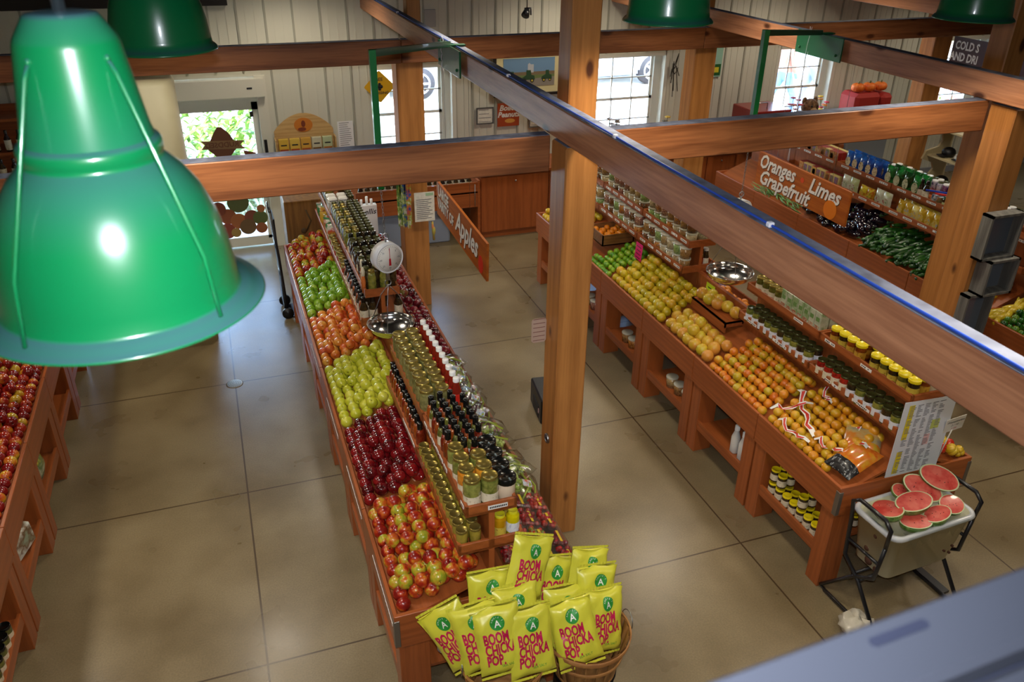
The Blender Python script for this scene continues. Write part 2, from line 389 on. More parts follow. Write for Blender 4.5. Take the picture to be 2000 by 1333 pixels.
# decals on the door glass: brown crest with a ribbon, and a heap of vegetables low down
def decal(name, mat, polys, z=0):
    m = MB()
    for p in polys: m.prism(p, .002, 'y', (0, ya-.004-z, 0))
    return m.build(name, mat, pa)
M_crest = plain('crest_brown', '#6b3f28', .7); M_crest2 = plain('crest_tan', '#8b6a45', .7)
cx, cz = 0.04, 1.33
decal('crest_decal', M_crest, [[(cx-.16, cz-.06), (cx-.13, cz+.04), (cx-.08, cz+.13), (cx-.03, cz+.2), (cx+.02, cz+.2), (cx+.09, cz+.13), (cx+.14, cz+.04), (cx+.16, cz-.06), (cx+.1, cz-.13), (cx+.03, cz-.19), (cx-.06, cz-.17)]])
decal('crest_ribbon', M_crest2, [[(cx-.24, cz-.05), (cx-.19, cz), (cx-.24, cz+.05), (cx+.26, cz+.03), (cx+.21, cz-.02), (cx+.26, cz-.07)]], .003)
m = MB(); add_text(m, 'RUDDSED', lambda u, v: (cx-u, ya-.012, cz-.01+v), size=.085, offset=.002); m.build('crest_lettering', M_crest, pa)
decal('sale_decal', plain('dk_orange', '#7a4426', .7), [[(.27, 1.24), (.41, 1.20), (.42, 1.12), (.29, 1.15)]])
vg = [('#59603a', .12, .62, .13), ('#8a4a2c', -.02, .45, .10), ('#9a5a30', .10, .38, .1), ('#7c4130', .26, .42, .09), ('#56602f', .36, .40, .09), ('#a86a3c', .38, .52, .05), ('#7a3a28', -.12, .56, .09), ('#8c5a34', -.2, .4, .1), ('#6b5030', .2, .3, .1), ('#90502c', .36, .27, .07), ('#8a4030', -.05, .27, .1), ('#9a7a40', .05, .24, .06)]
for i, (c, x, z, r) in enumerate(vg): decal('vegetable_decal', plain('veg_decal_%d' % i, c, .7), [circ(r, 18, x, z-.02)], .0015*i)
# ================================================================ timber frame
def beam(name, x0, x1, y0, y1, z0, z1, mat, label, cat='beam', dust_sheen=True, group=None):
    cx, cy, cz = (x0+x1)/2, (y0+y1)/2, (z0+z1)/2
    m = MB(); m.box(x0-cx, x1-cx, y0-cy, y1-cy, z0-cz, z1-cz, bev=.006)
    o = m.build(name, mat, loc=(cx, cy, cz), label=label, cat=cat, group=group)
    if dust_sheen:
        d = MB(); d.box(x0-cx+.004, x1-cx-.004, y0-cy+.004, y1-cy-.004, z1-cz, z1-cz+.003); d.build('dusty_sheen_face', M_dust_sheen, o)
    return o
ZB0, ZB1 = 2.58, 2.79
# posts: square main timber with a jack timber that carries the beams
def post(x, y, label, jack, up=True):
    o = thing('timber_post', label, 'post', (x, y, 0))
    if up: m = MB(); m.box(.14, .32, .32, .50, 0, 5.4, bev=.008); m.build('main_timber', M_post, o)
    m = MB(); m.box(0, .20, 0, .215, 0, jack-.02, bev=.008)
    a = m.build('jack_timber', M_post, o)
    c = MB(); c.box(.01, .19, .01, .205, jack-.02, jack-.017); c.build('dusty_sheen_face', M_dust_sheen, a)
    return o
post_c = post(1.79, 4.12, 'knotty pine post rising beside the berry end of the apple display', 2.79)
post_r = post(5.03, 4.12, 'knotty pine post with grey wooden box shelves hung on it', 2.79)
def far_post(x, label):
    o = thing('timber_post', label, 'post', (x, 8.0, 0))
    m = MB(); m.box(0, .26, .0, .22, 0, 2.578, bev=.008); m.build('jack_timber', M_post, o)
    m = MB(); m.box(.178, .31, .222, .38, 0, 3.95, bev=.008); m.build('main_timber', M_post, o)
far_post(1.69, 'pine post by the far end of the apple display, paper sheet pinned on it')
far_post(4.92, 'pine post near the back wall, to the right of the second window')
far_post(8.14, 'pine post near the back wall, between the plush dog window and the cold sign')
# beams along x
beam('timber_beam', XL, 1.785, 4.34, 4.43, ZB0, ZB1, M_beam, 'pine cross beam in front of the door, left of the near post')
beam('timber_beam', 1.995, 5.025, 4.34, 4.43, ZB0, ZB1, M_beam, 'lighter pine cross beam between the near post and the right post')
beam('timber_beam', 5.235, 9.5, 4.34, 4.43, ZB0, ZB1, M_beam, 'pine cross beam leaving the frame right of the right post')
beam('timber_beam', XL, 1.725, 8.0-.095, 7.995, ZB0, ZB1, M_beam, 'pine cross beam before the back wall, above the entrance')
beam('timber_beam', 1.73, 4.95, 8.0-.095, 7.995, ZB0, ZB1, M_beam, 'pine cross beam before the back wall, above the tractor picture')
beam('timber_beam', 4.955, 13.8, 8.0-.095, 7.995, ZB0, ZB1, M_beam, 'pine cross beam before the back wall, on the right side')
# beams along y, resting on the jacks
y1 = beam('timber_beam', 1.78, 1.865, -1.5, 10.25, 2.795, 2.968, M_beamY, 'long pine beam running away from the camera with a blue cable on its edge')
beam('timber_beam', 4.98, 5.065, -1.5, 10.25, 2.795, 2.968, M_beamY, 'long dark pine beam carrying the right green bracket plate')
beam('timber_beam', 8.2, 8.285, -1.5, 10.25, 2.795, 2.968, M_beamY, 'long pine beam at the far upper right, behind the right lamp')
m = MB(); m.tube([(1.795, 9.9-i*.48, 2.977+.002*sin(i*2.1)) for i in range(24)], .005, 8)
cab = m.build('blue_cable', M_bluecable, label='blue cable clipped along the top edge of the long near beam', cat='cable')
for yy in (8.3, 6.4, 5.1, 3.55, 2.3, 1.2):
    c = MB(); c.box(1.783, 1.807, yy-.012, yy+.012, 2.97, 2.989, bev=.004); c.build('cable_clip', M_clip, cab)
# ================================================================ pendant lamps
lp = MB(); R = .21
prof = [(.0001, .405), (.03, .405), (.043, .403), (.047, .398), (.062, .374), (.0645, .366), (.083, .245), (.0845, .2435), (.090, .2415), (.0925, .236), (.0925, .224), (.089, .219), (.0935, .215), (.113, .195), (.133, .165), (.149, .125), (.159, .08), (.164, .04), (.166, .018), (.169, .012), (.182, .012), (.184, .006), (.200, .004), (.2026, .001), (.2, -.001), (.166, .003), (.162, .02), (.155, .08), (.13, .16), (.0001, .21)]
lp.lathe(prof, 72, cap0=False, cap1=False)
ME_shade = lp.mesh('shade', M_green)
pr = [(.0001, .36), (.04, .36), (.075, .352), (.105, .325), (.135, .285), (.16, .235), (.18, .175), (.193, .11), (.2, .05), (.203, .022), (.213, .016), (.221, .006), (.223, 0), (.218, .001), (.2, .012), (.195, .05), (.17, .17), (.12, .24), (.0001, .25)]
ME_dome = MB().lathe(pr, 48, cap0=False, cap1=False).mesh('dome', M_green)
st = MB(); st.tube([(0, 0, .39), (0, 0, 1.9)], .008, 8); ME_stem = st.mesh('stem', M_steel)
bl = MB().sphere(.045, (0, 0, .09), 12, 8); ME_bulb = bl.mesh('bulb', emit('bulb_glow', '#ffdca8', 14))
ME_rods = []
for a in (52, 142, 232, 316):
    a = radians(a); q = MB(); q.tube([(cos(a)*t, sin(a)*t, z) for t, z in ((.0665, .352), (.078, .335), (.172, .10), (.184, .012))], .0031, 8)
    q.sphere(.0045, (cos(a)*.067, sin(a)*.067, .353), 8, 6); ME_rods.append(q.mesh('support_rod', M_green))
def pendant(x, y, z, label, big):
    o = thing('pendant_lamp', label, 'lamp', (x, y, z))
    obj('lamp_shade', ME_shade if big else ME_dome, o); obj('lamp_stem', ME_stem, o); obj('bulb', ME_bulb, o)
    if big:
        for r in ME_rods: obj('support_rod', r, o)
    lt = bpy.data.lights.new('lamp_light', 'SPOT'); lt.energy = LAMP_W; lt.color = WARM; lt.shadow_soft_size = .2; lt.spot_size = radians(140); lt.spot_blend = .6
    l = bpy.data.objects.new('lamp_light', lt); l.location = (x, y, z+.02); COL.objects.link(l)
LAMP_W = 78
pendant(-.165, 1.25, 3.455, 'large green pendant lamp in the foreground, cut by the left edge', True)
pendant(-.16, 3.93, 3.40, 'green dome lamp behind the foreground one, in front of the back beam', False)
pendant(2.18, 3.84, 3.45, 'dark green dome lamp at the top, right of the near post', False)
pendant(4.28, 3.97, 3.38, 'dark green dome lamp in the top right corner', False)
# more lamps of the same rows, out of view; last pair added to brighten wall
for (x, y) in ((-.17, 6.65), (2.15, 6.65), (4.3, 6.65), (6.6, 4.0), (6.6, 6.65), (-2.4, 4.0), (-2.4, 6.65), (-2.4, 1.3), (2.15, 1.3), (4.3, 1.3), (8.9, 5.2), (.9, 9.2), (4.3, 9.2), (7.2, 9.0), (10.2, 8.6)):
    lt = lamp('lamp_light', 'SPOT', (x, y, 3.42), LAMP_W, WARM, shadow_soft_size=.2, spot_size=radians(140), spot_blend=.6)
# ================================================================ produce displays
# One unit of a double sided display is .86 m long. Local origin: left lip on the floor at the near end.
U = .86; W = 1.03
def unit_proto(near_end, riser, far_end=False, seam=True):
    P = []
    def part(n, mb, m, pi_=0, lb=None): P.append((n, mb.mesh(n, m), pi_, lb)); return len(P)-1
    P.append(('display_unit', None, None, None))
    g = .003
    for sx in (0, 1):   # side boards
        x0 = 0 if sx == 0 else W-.022
        m = MB(); m.box(x0, x0+.022, g, U-g, .61, .83, bev=.003); part('side_board', m, M_cherry)
    # sloped bottom boards
    m = MB(); th = .015
    for s in (0, 1):
        xa, xb = (.022, .50) if s == 0 else (W-.022, W-.50)
        m.add([(xa, 0, .775), (xb, 0, .955), (xb, U, .955), (xa, U, .775), (xa, 0, .755), (xb, 0, .935), (xb, U, .935), (xa, U, .755)],
              [(0, 1, 2, 3), (7, 6, 5, 4), (0, 4, 5, 1), (3, 2, 6, 7), (0, 3, 7, 4), (1, 5, 6, 2)])
    part('sloped_bottom', m, M_cherry)
    m = MB(); m.box(.50, W-.50, g, U-g, .25, 1.12 if not riser else 1.36); part('center_panel', m, M_cherryZ)
    # legs and the low shelf
    for yy in (.01, U-.13):
        for x0 in (.02, W-.18):
            m = MB(); m.box(x0, x0+.16, yy, yy+.12, 0, .61, bev=.003); part('leg', m, M_cherryZ)
    m = MB(); m.box(.03, W-.03, .13, U-.13, .245, .265); m.box(.025, .045, .13, U-.13, .22, .30); m.box(W-.045, W-.025, .13, U-.13, .22, .30); part('low_shelf', m, M_cherry)
    if near_end:
        m = MB(); m.box(.0, W, -.012, .012, .61, .83, bev=.003); part('end_board', m, M_cherryX)
        for x0 in (-.003, W-.027):
            m = MB(); m.box(x0, x0+.03, -.016, .02, .62, .80, bev=.002); part('corner_bracket', m, M_corner, 0, 'worn metal corner bracket')
    if far_end:
        m = MB(); m.box(.0, W, U-.012, U+.012, .61, .83, bev=.003); part('end_board', m, M_cherryX)
    if riser:
        c = W/2; t = .015
        def tray(hw, z, n):
            m = MB(); m.box(c-hw, c+hw, g, U-g, z, z+t)
            for s in (-1, 1): m.box(c+s*hw-(.016 if s > 0 else 0), c+s*hw+(.016 if s < 0 else 0), g, U-g, z, z+.062, bev=.002)
            m.box(c-hw, c+hw, g, g+.016, z, z+.062, bev=.002); m.box(c-hw, c+hw, U-g-.016, U-g, z, z+.062, bev=.002)
            part(n, m, M_cherry)
        tray(.17, 1.12, 'lower_tray'); tray(.13, 1.35, 'upper_tray')
    return P
PR = {}
def display(x, y, n, label, riser, near=False, far=False, group=None):
    k = (near, riser, far)
    if k not in PR: PR[k] = unit_proto(near, riser, far)
    return spawn(PR[k], (x, y, 0), (0, 0, 0), label, 'display table', group)
XC, YC = .47, 2.975      # apple display
labs = ['wooden display unit at the near end of the apple display, striped apples in it', 'wooden display unit with dark red apples in its left bin', 'wooden display unit with yellow apples, its middle open under the scale',
        'wooden display unit with orange red apples, behind the scale bowl', 'wooden display unit with bright green apples', 'farthest wooden unit of the apple display, red and yellow apples']
for i in range(6): display(XC, YC+U*i, i, labs[i], i != 2, i == 0, i == 5)
XRD, YRD = 3.26, 3.10    # citrus display
labs = ['wooden display unit at the near end of the citrus display, bagged oranges in it', 'wooden display unit with loose small oranges', 'wooden display unit with grapefruit and a small wooden step, open middle',
        'wooden display unit with yellow citrus under the snack tubs', 'wooden display unit with limes beside a basket of mandarins', 'farthest wooden unit of the citrus display, partly hidden by the near post']
for i in range(6): display(XRD, YRD+U*i, i, labs[i], i != 2, i == 0, i == 5)
XV = 6.08                # vegetable display
labs = ['wooden vegetable display unit with yellow squash', 'wooden vegetable display unit full of cucumbers', 'wooden vegetable display unit with eggplants', 'wooden vegetable display unit with green beans', 'farthest wooden unit of the vegetable display']
for i in range(5): display(XV, 4.75+.86*i, i, labs[i], True, i == 0, i == 4)
XLD = -1.455-W
labs = ['nearest wooden unit of the left apple display', 'second wooden unit of the left apple display, olive jars on its low shelf', 'third wooden unit of the left apple display, pale package on its low shelf', 'fourth wooden unit of the left apple display, green bag on its low shelf', 'fifth wooden unit of the left apple display, partly behind the lamp', 'farthest wooden unit of the left apple display']
for i in range(6): display(XLD, 2.60+.86*i, i, labs[i], True, False, i == 5)
XF = 9.0
# ================================================================ outside the windows and the door
M_pave = speckle('sunlit_paving', ['#cfcac0', '#e4e0d6'], 3, .8)
mb = MB(); mb.box(-8, 22, YW+.16, 32, -.15, -.03); struct('ground_outside', mb, M_pave)
M_plant = speckle('shrub_green', ['#4f7a2a', '#8fb04a', '#c3d27a'], 3, .6)
M_varieg = speckle('variegated_leaf', ['#dfe6c8', '#7f9a58', '#f0f2e0'], 20, .5)
def leaves(name, mat, n, cx, cy, rx, ry, z0, z1, ln, wd, arch, label, cat='plant'):
    m = MB()
    for i in range(n):
        a = random.uniform(0, 2*pi); bx = cx+jit(rx); by = cy+jit(ry); bz = random.uniform(z0, z1); L_ = ln*random.uniform(.6, 1.2)
        d = Vector((cos(a), sin(a), 0)); s = Vector((-sin(a), cos(a), 0)); pts = []
        for k in range(6):
            t = k/5; c = Vector((bx, by, bz))+d*L_*t*.8+Vector((0, 0, L_*(t*1.0-arch*t*t))); w_ = wd*(1-abs(2*t-.8)**1.5*.6) if k < 5 else .002
            pts += [c-s*w_/2, c+s*w_/2]
        m.add(pts, [(2*k, 2*k+1, 2*k+3, 2*k+2) for k in range(5)], True)
    return m.build(name, mat, label=label, cat=cat)
leaves('striped_grass', M_varieg, 150, .45, 11.9, .38, .3, 0, .25, .85, .035, 1.5, 'striped arching grass outside the entrance door')
leaves('leafy_shrub', M_plant, 700, -.3, 13.6, 1.0, .5, 0, 1.5, .4, .08, .8, 'sunlit leafy shrub outside behind the striped grass')
leaves('leafy_shrub', M_plant, 350, 8.9, 12.3, .5, .3, 0, .5, .5, .03, 1.2, 'light green bush outside the third window')
leaves('red_flowers', speckle('red_petal', ['#c23a2a', '#e58a7a', '#6d9a4a'], 5, .6), 260, 13.2, 12.6, .7, .4, -.03, 1.2, .3, .06, 1, 'red flowering bush outside behind the cold sign')
# cars
def car(x, y, rz, col, label):
    o = thing('car', label, 'car', (x, y, -.03), rz)
    L_ = 4.4; Wd = .88; body = []
    prof = [(-2.2, .35), (-2.2, .62), (-2.05, .86), (-1.5, .95), (-1.0, 1.38), (-.3, 1.46), (.6, 1.42), (1.2, .98), (1.9, .88), (2.18, .68), (2.2, .35)]
    m = MB(); n = len(prof); rings = []
    for (yy, s) in ((-Wd, .93), (-Wd*.97, 1.0), (0, 1.015), (Wd*.97, 1.0), (Wd, .93)): rings.append([(px, yy*(1 if pz < 1 else .84), .35+(pz-.35)*s) for px, pz in prof])
    vs = sum(rings, []); fs = []
    for r in range(4):
        for i in range(n-1): fs.append((r*n+i, r*n+i+1, (r+1)*n+i+1, (r+1)*n+i))
    m.add(vs, fs+[tuple(range(n)), tuple(range(4*n, 5*n))[::-1]], True); m.add([(-2.1, -.8, .25), (2.1, -.8, .25), (2.1, .8, .25), (-2.1, .8, .25), (-2.1, -.8, .4), (2.1, -.8, .4), (2.1, .8, .4), (-2.1, .8, .4)], [(0, 1, 5, 4), (1, 2, 6, 5), (2, 3, 7, 6), (3, 0, 4, 7), (0, 3, 2, 1)])
    m.build('car_body', col, o)
    m = MB()
    for s in (-1, 1): m.add([(-.95, s*.78, 1.0), (-.75, s*.76, 1.36), (.55, s*.76, 1.36), (1.05, s*.79, 1.0)], [(0, 1, 2, 3)])
    m.build('side_windows', plain('car_glass', '#20262c', .1), o)
    for wx in (-1.35, 1.38):
        for s in (-1, 1):
            m = MB(); m.tube([(wx, s*.70, .33), (wx, s*.90, .33)], .335, 28, mi=0); w_ = m.build('wheel', plain('tyre', '#202024', .7), o)
            h = MB(); h.tube([(wx, s*.895, .33), (wx, s*.912, .33)], .06, 12)
            for k in range(5): a = 2*pi*k/5; h.tube([(wx, s*.905, .33), (wx+cos(a)*.2, s*.908, .33+sin(a)*.2)], .028, 6)
            h.tube([(wx+.21*cos(2*pi*k/24), s*.905, .33+.21*sin(2*pi*k/24)) for k in range(24)], .022, 6, closed=True); h.build('hubcap', plain('alloy', '#c9ccd2', .3, metal=.7), w_)
M_silver = plain('silver_car', '#b4bac6', .4, coat=.5)
car(8.6, 19.0, radians(4), M_silver, 'silver car parked outside the second window, wheel showing')
car(2.9, 18.9, radians(4), plain('grey_car', '#a4a6a8', .4), 'grey car parked outside the first window')
# porch posts
for x, l in ((5.5, 'white porch post outside the second window'), (2.35, 'white porch post outside the first window')):
    m = MB(); m.box(x-.07, x+.07, 12.0, 12.14, 0, 3.2, bev=.01); m.build('porch_post', plain('porch_white', '#d8cfc6', .6), label=l, cat='post')
m = MB(); m.box(2.66, 2.74, 11.6, 11.68, 0, 2.6); m.build('orange_pole', plain('orange_paint', '#d8824e', .6), label='orange pole outside the first window', cat='pole')
# people walking by
def person(x, y, rz, jeans, shirt, label, stride):
    v = [(0, 0, .95), (0, 0, 1.15), (0, 0, 1.38), (0, 0, 1.52), (0, .01, 1.66), (.10, 0, .92), (.11, stride, .50), (.11, stride*.9+.02, .09), (.11, stride-.13, .04), (-.10, 0, .92), (-.11, -stride, .50), (-.11, -stride*1.2+.1, .10), (-.11, -stride*1.2-.04, .05), (.18, 0, 1.38), (.24, .04, 1.10), (.22, -.1, .88), (-.18, 0, 1.38), (-.24, -.04, 1.10), (-.22, -.14, .88), (0, .0, 1.76)]
    e = [(0, 1), (1, 2), (2, 3), (3, 4), (0, 5), (5, 6), (6, 7), (7, 8), (0, 9), (9, 10), (10, 11), (11, 12), (2, 13), (13, 14), (14, 15), (2, 16), (16, 17), (17, 18), (4, 19)]
    r = [.15, .14, .15, .06, .10, .10, .07, .05, .045, .10, .07, .05, .045, .06, .045, .035, .06, .045, .035, .08]
    me = bpy.data.meshes.new('person'); me.from_pydata(v, e, []); o = obj('person', me, None, (x, y, -.03), (0, 0, rz), label, 'person')
    md = o.modifiers.new('s', 'SKIN'); md.use_smooth_shade = True
    for i, q in enumerate(me.skin_vertices[0].data if me.skin_vertices else []): q.radius = (r[i], r[i])
    o.modifiers.new('u', 'SUBSURF').levels = 1
    m, nt, b = _new('clothes_'+jeans); L = nt.links.new; tc = N(nt, 'TexCoord'); sp = N(nt, 'SeparateXYZ'); L(tc.outputs['Object'], sp.inputs[0])
    d = N(nt, 'Math', operation='DIVIDE'); d.inputs[1].default_value = 2; L(sp.outputs[2], d.inputs[0])
    rr = ramp(nt, [(0, '#3a3430'), (.055, jeans), (.50, shirt), (.745, '#c89a7c'), (.86, '#4a3020')], d.outputs[0], 'CONSTANT'); L(rr.outputs[0], b.inputs['Base Color']); b.inputs['Roughness'].default_value = .8
    me.materials.append(m)
def person_safe(*a):
    me0 = None; person(*a)
_sv = None
person(10.75, 14.1, radians(80), '#5f80b8', '#9a6a5a', 'person outside in light blue jeans, walking past the third window', .2)
person(11.6, 14.3, radians(60), '#6f7fb0', '#c8c8d8', 'person outside in faded jeans, right of the other walker', .16)
# ================================================================ things on and along the back wall
def yface(mb, x, y, z, s, size, mi=None, **kw): add_text(mb, s, lambda u, v: (x+u, y, z+v), mi=mi, size=size, **kw)
def xface(mb, x, y, z, s, size, mi=None, **kw): add_text(mb, s, lambda u, v: (x, y-u, z+v), mi=mi, size=size, **kw)
M_signyel = plain('sign_yellow', '#d8a516', .4)
o = MB(); a = .195; o.prism(rrect(.275, .275, .02), .006, 'z'); me = o.mesh('diamond_plate', M_signyel)
t = obj('bee_sign', me, None, (1.95, YW-.04, 1.90), (radians(90), radians(0), 0), 'yellow diamond bee crossing sign on the wall by the first window', 'sign'); t.rotation_euler = (radians(90), radians(45), 0)
m = MB(); f = lambda u, v: ((u-v)*.7071, (u+v)*.7071, .007)
def bt(s, z, size, m=m): add_text(m, s, lambda u, v: ((u-(v+z))*.7071*-1*-1, (u+(v+z))*.7071, .0075), size=size, offset=.001)
bt('BEE', .085, .055); bt('CROSSING', -.075, .045); m.build('lettering', M_ink, t)
m = MB()
for dx in (-.05, -.015, .02): m.sphere(.022, ((dx-.0)*.7071, (dx+.0)*.7071, .008), 10, 6, sc=(1, .7, .4) if 0 else (1, 1, .2))
for s in (-1, 1): m.sphere(.018, ((.0-s*.03)*.7071, (.0+s*.03)*.7071, .008), 10, 6, sc=(1, 1, .2))
m.build('bee_picture', M_ink, t)
# arched shelf display with seasoning boxes
o = thing('counter_display', 'arched pale wooden display shelf with a round picture, left of the first window', 'display shelf', (1.0, YW-.02, 1.17))
M_pale = wood('pale_wood', '#d2ad72', '#bd9458', 'X', scale=2, rough=.5)
arc = [(-.35, 0), (-.35, .27)]+[(-.35+.70*i/16, .27+.20*sin(pi*i/16)**.8) for i in range(1, 16)]+[(.35, .27), (.35, 0)]
m = MB(); m.prism(arc, .012, 'y'); m.build('arched_back', M_pale, o)
m = MB(); m.box(-.36, .36, -.15, 0, -.015, 0); m.box(-.36, .36, -.165, -.15, -.02, .05); m.box(-.36, -.345, -.15, 0, 0, .2); m.box(.345, .36, -.15, 0, 0, .2); m.build('shelf', M_pale, o)
m = MB(); m.prism([(.11*cos(2*pi*i/24), .33+.085*sin(2*pi*i/24)) for i in range(24)], .004, 'y', (0, -.005, 0)); m.build('oval_picture', plain('oval_orange', '#c8761e', .5), o)
m = MB(); m.prism([(.025*cos(2*pi*i/12), .345+.04*sin(2*pi*i/12)) for i in range(12)], .003, 'y', (0, -.009, 0)); m.prism([(.05*cos(2*pi*i/12)-.02, .28+.022*sin(2*pi*i/12)) for i in range(12)], .003, 'y', (0, -.009, 0)); m.build('oval_figures', plain('oval_brown', '#7a3418', .6), o)
BOXC = [('#d9b23c', '#a8481c'), ('#dcb84a', '#a8481c'), ('#d4a23a', '#b0582a'), ('#c9c6a8', '#7a5a2a'), ('#b8c49a', '#b06a2a')]
for i, (c1, c2) in enumerate(BOXC):
    m = MB(); m.box(-.058, .058, -.05, .0, 0, .19, mi=0, bev=.003); m.box(-.05, .05, -.0515, -.0505, .015, .07, mi=1); m.box(-.035, .035, -.0515, -.0505, .11, .125, mi=2)
    m.build('seasoning_box', [plain('box_%d' % i, c1, .5), plain('boxb_%d' % i, c2, .5), M_ink], label='%s of the five boxes on the arched display shelf' % ['leftmost', 'second from left', 'middle', 'second from right', 'rightmost'][i], cat='box', group='boxes on the arched shelf', loc=(1.0-.26+.13*i, YW-.06, 1.172))
def card(name, x, z, w_, h, mat, label, cat, lines=0, frame=None, lm=None):
    m = MB(); m.box(-w_/2, w_/2, -.006, 0, -h/2, h/2); o = m.build(name, mat, loc=(x, YW-.02, z), label=label, cat=cat)
    if frame: f_ = MB(); [f_.box(*b) for b in ((-w_/2-.012, -w_/2+.005, -.012, 0, -h/2-.012, h/2+.012), (w_/2-.005, w_/2+.012, -.012, 0, -h/2-.012, h/2+.012), (-w_/2, w_/2, -.012, 0, h/2-.005, h/2+.012), (-w_/2, w_/2, -.012, 0, -h/2-.012, -h/2+.005))]; f_.build('frame', frame, o)
    if lines:
        l_ = MB()
        for i in range(lines):
            zz = h/2-.02-(h-.04)*i/max(1, lines-1); l_.box(-w_/2+.02, w_/2-.02-random.random()*.3*w_, -.0075, -.0065, zz-.003, zz+.003)
        l_.build('printed_lines', lm or M_gray_ink, o)
    return o
card('price_list', 1.5, 1.33, .19, .36, M_whitegloss, 'long white printed list on the wall right of the arched shelf', 'paper', 14)
card('certificate', 3.30, 1.455, .21, .19, M_paper, 'small framed certificate left of the peanuts sign', 'certificate', 4, plain('frame_gray', '#5b5a58', .5))
card('certificate', 4.02, 1.36, .2, .18, M_paper, 'small framed certificate right of the peanuts sign', 'certificate', 4, plain('frame_gray2', '#6b6a66', .5))
o = card('peanuts_sign', 3.62, 1.45, .30, .30, plain('sign_rust', '#a5431c', .5), 'rust red boiled peanuts sign on the back wall', 'sign')
m = MB(); yface(m, 0, -.008, .085, 'Boiled', .10, shear=.25, offset=.003); yface(m, .0, -.008, -.0, 'Peanuts', .095, shear=.25, offset=.003); m.build('lettering', M_tag, o)
m = MB(); m.prism([(.07*cos(2*pi*i/20)+.02, -.08+.028*sin(2*pi*i/20)) for i in range(20)], .002, 'y', (0, -.009, 0)); m.build('peanut_picture', plain('peanut', '#cf9440', .6), o)
m = MB(); m.box(-.07, .07, -.02, 0, -.1, .1, bev=.005); m.build('wall_speaker', plain('vent_gray', '#a9a9a6', .6), loc=(2.61, YW-.02, 2.66), label='flat grey panel on the back wall above the cross beam', cat='panel')
# framed tractor print
o = thing('framed_picture', 'black framed picture of green tractors on a farm', 'picture', (3.89, YW-.03, 1.97))
m = MB(); m.box(-.46, .46, -.01, .0, -.27, .27); m.build('mat_board', plain('cream_mat', '#d9cc9a', .6), o)
m = MB(); [m.box(*b, bev=.004) for b in ((-.48, -.445, -.03, 0, -.29, .29), (.445, .48, -.03, 0, -.29, .29), (-.48, .48, -.03, 0, .255, .29), (-.48, .48, -.03, 0, -.29, -.255))]; m.build('frame', M_black, o)
pic = MB(); pic.box(-.35, .35, -.014, -.011, -.17, .18, mi=0); pic.box(-.35, .35, -.0155, -.0145, -.03, .01, mi=2); pic.box(-.35, .35, -.0155, -.0145, -.17, -.03, mi=1)
pic.prism([(-.35, -.17), (-.35, -.1), (.35, -.06), (.35, -.17)], .001, 'y', (0, -.0165, 0), mi=3)
for tx, s in ((-.02, 1.0), (.24, .75), (-.24, .7)):
    pic.prism([(tx-.10*s, -.09), (tx-.09*s, -.05*s-.02), (tx-.02*s, -.03), (tx-.02*s, .03*s), (tx+.04*s, .03*s), (tx+.05*s, -.03), (tx+.09*s, -.04), (tx+.1*s, -.09)], .001, 'y', (0, -.018, 0), mi=4)
    for dx, rr in ((-.05, .032), (.06, .026)): pic.prism(circ(rr*s, 14, tx+dx*s, -.10), .001, 'y', (0, -.0195, 0), mi=5); pic.prism(circ(rr*s*.5, 12, tx+dx*s, -.10), .001, 'y', (0, -.021, 0), mi=6)
pic.prism([(-.02, .0), (-.02, .1), (.0, .12), (.02, .1), (.06, .1), (.06, 0)], .001, 'y', (0, -.016, 0), mi=7)
pic.build('print', [plain('print_sky', '#6f93b4', .5), plain('print_grass', '#6c7d4a', .6), plain('print_trees', '#7c6a50', .6), plain('print_road', '#8c8478', .6), plain('print_tractor', '#2a4a2c', .6), M_ink, plain('print_hub', '#c9b43a', .6), plain('print_silo', '#b8bcc0', .6)], o)
# hanging flood lamp
o = thing('spotlight', 'small black spotlight hanging high in front of the back wall', 'spotlight', (3.71, 9.9, 2.76))
m = MB(); m.tube([(0, 0, .0), (-.04, -.05, -.05)], [.035, .05], 14); m.build('lamp_head', M_black, o)
m = MB(); m.tube([(0, 0, 0), (.0, 0, .9)], .006, 6); m.tube([(-.03, .01, .02), (.04, -.02, .03), (.05, 0, -.05)], .012, 6); m.build('cord', M_black, o)
# dark dried bouquet beside window 2
m = MB()
for i in range(14): a = jit(1.2); m.tube([(0, 0, 0), (sin(a)*.04, -.03, random.uniform(-.1, .1)), (sin(a)*.09, -.05, random.uniform(-.42, .22))], .006, 5)
m.build('dried_garland', speckle('dry_dark', ['#2c2620', '#4b4436'], 20, .8), label='dark dried garland hanging right of the second window', cat='garland', loc=(5.98, YW-.03, 1.90))
o = card('tractor_sign', 6.62, 1.98, .26, .42, plain('sign_teal', '#8fb8a4', .5), 'teal and green sign half hidden behind the post near the back wall', 'sign')
m = MB(); m.box(-.12, .12, -.009, -.007, -.19, -.04); m.build('green_band', plain('sign_green', '#1e5a28', .5), o); m = MB(); m.box(-.05, .09, -.011, -.009, -.15, -.08); m.build('yellow_patch', plain('sign_yel2', '#cfc030', .5), o)
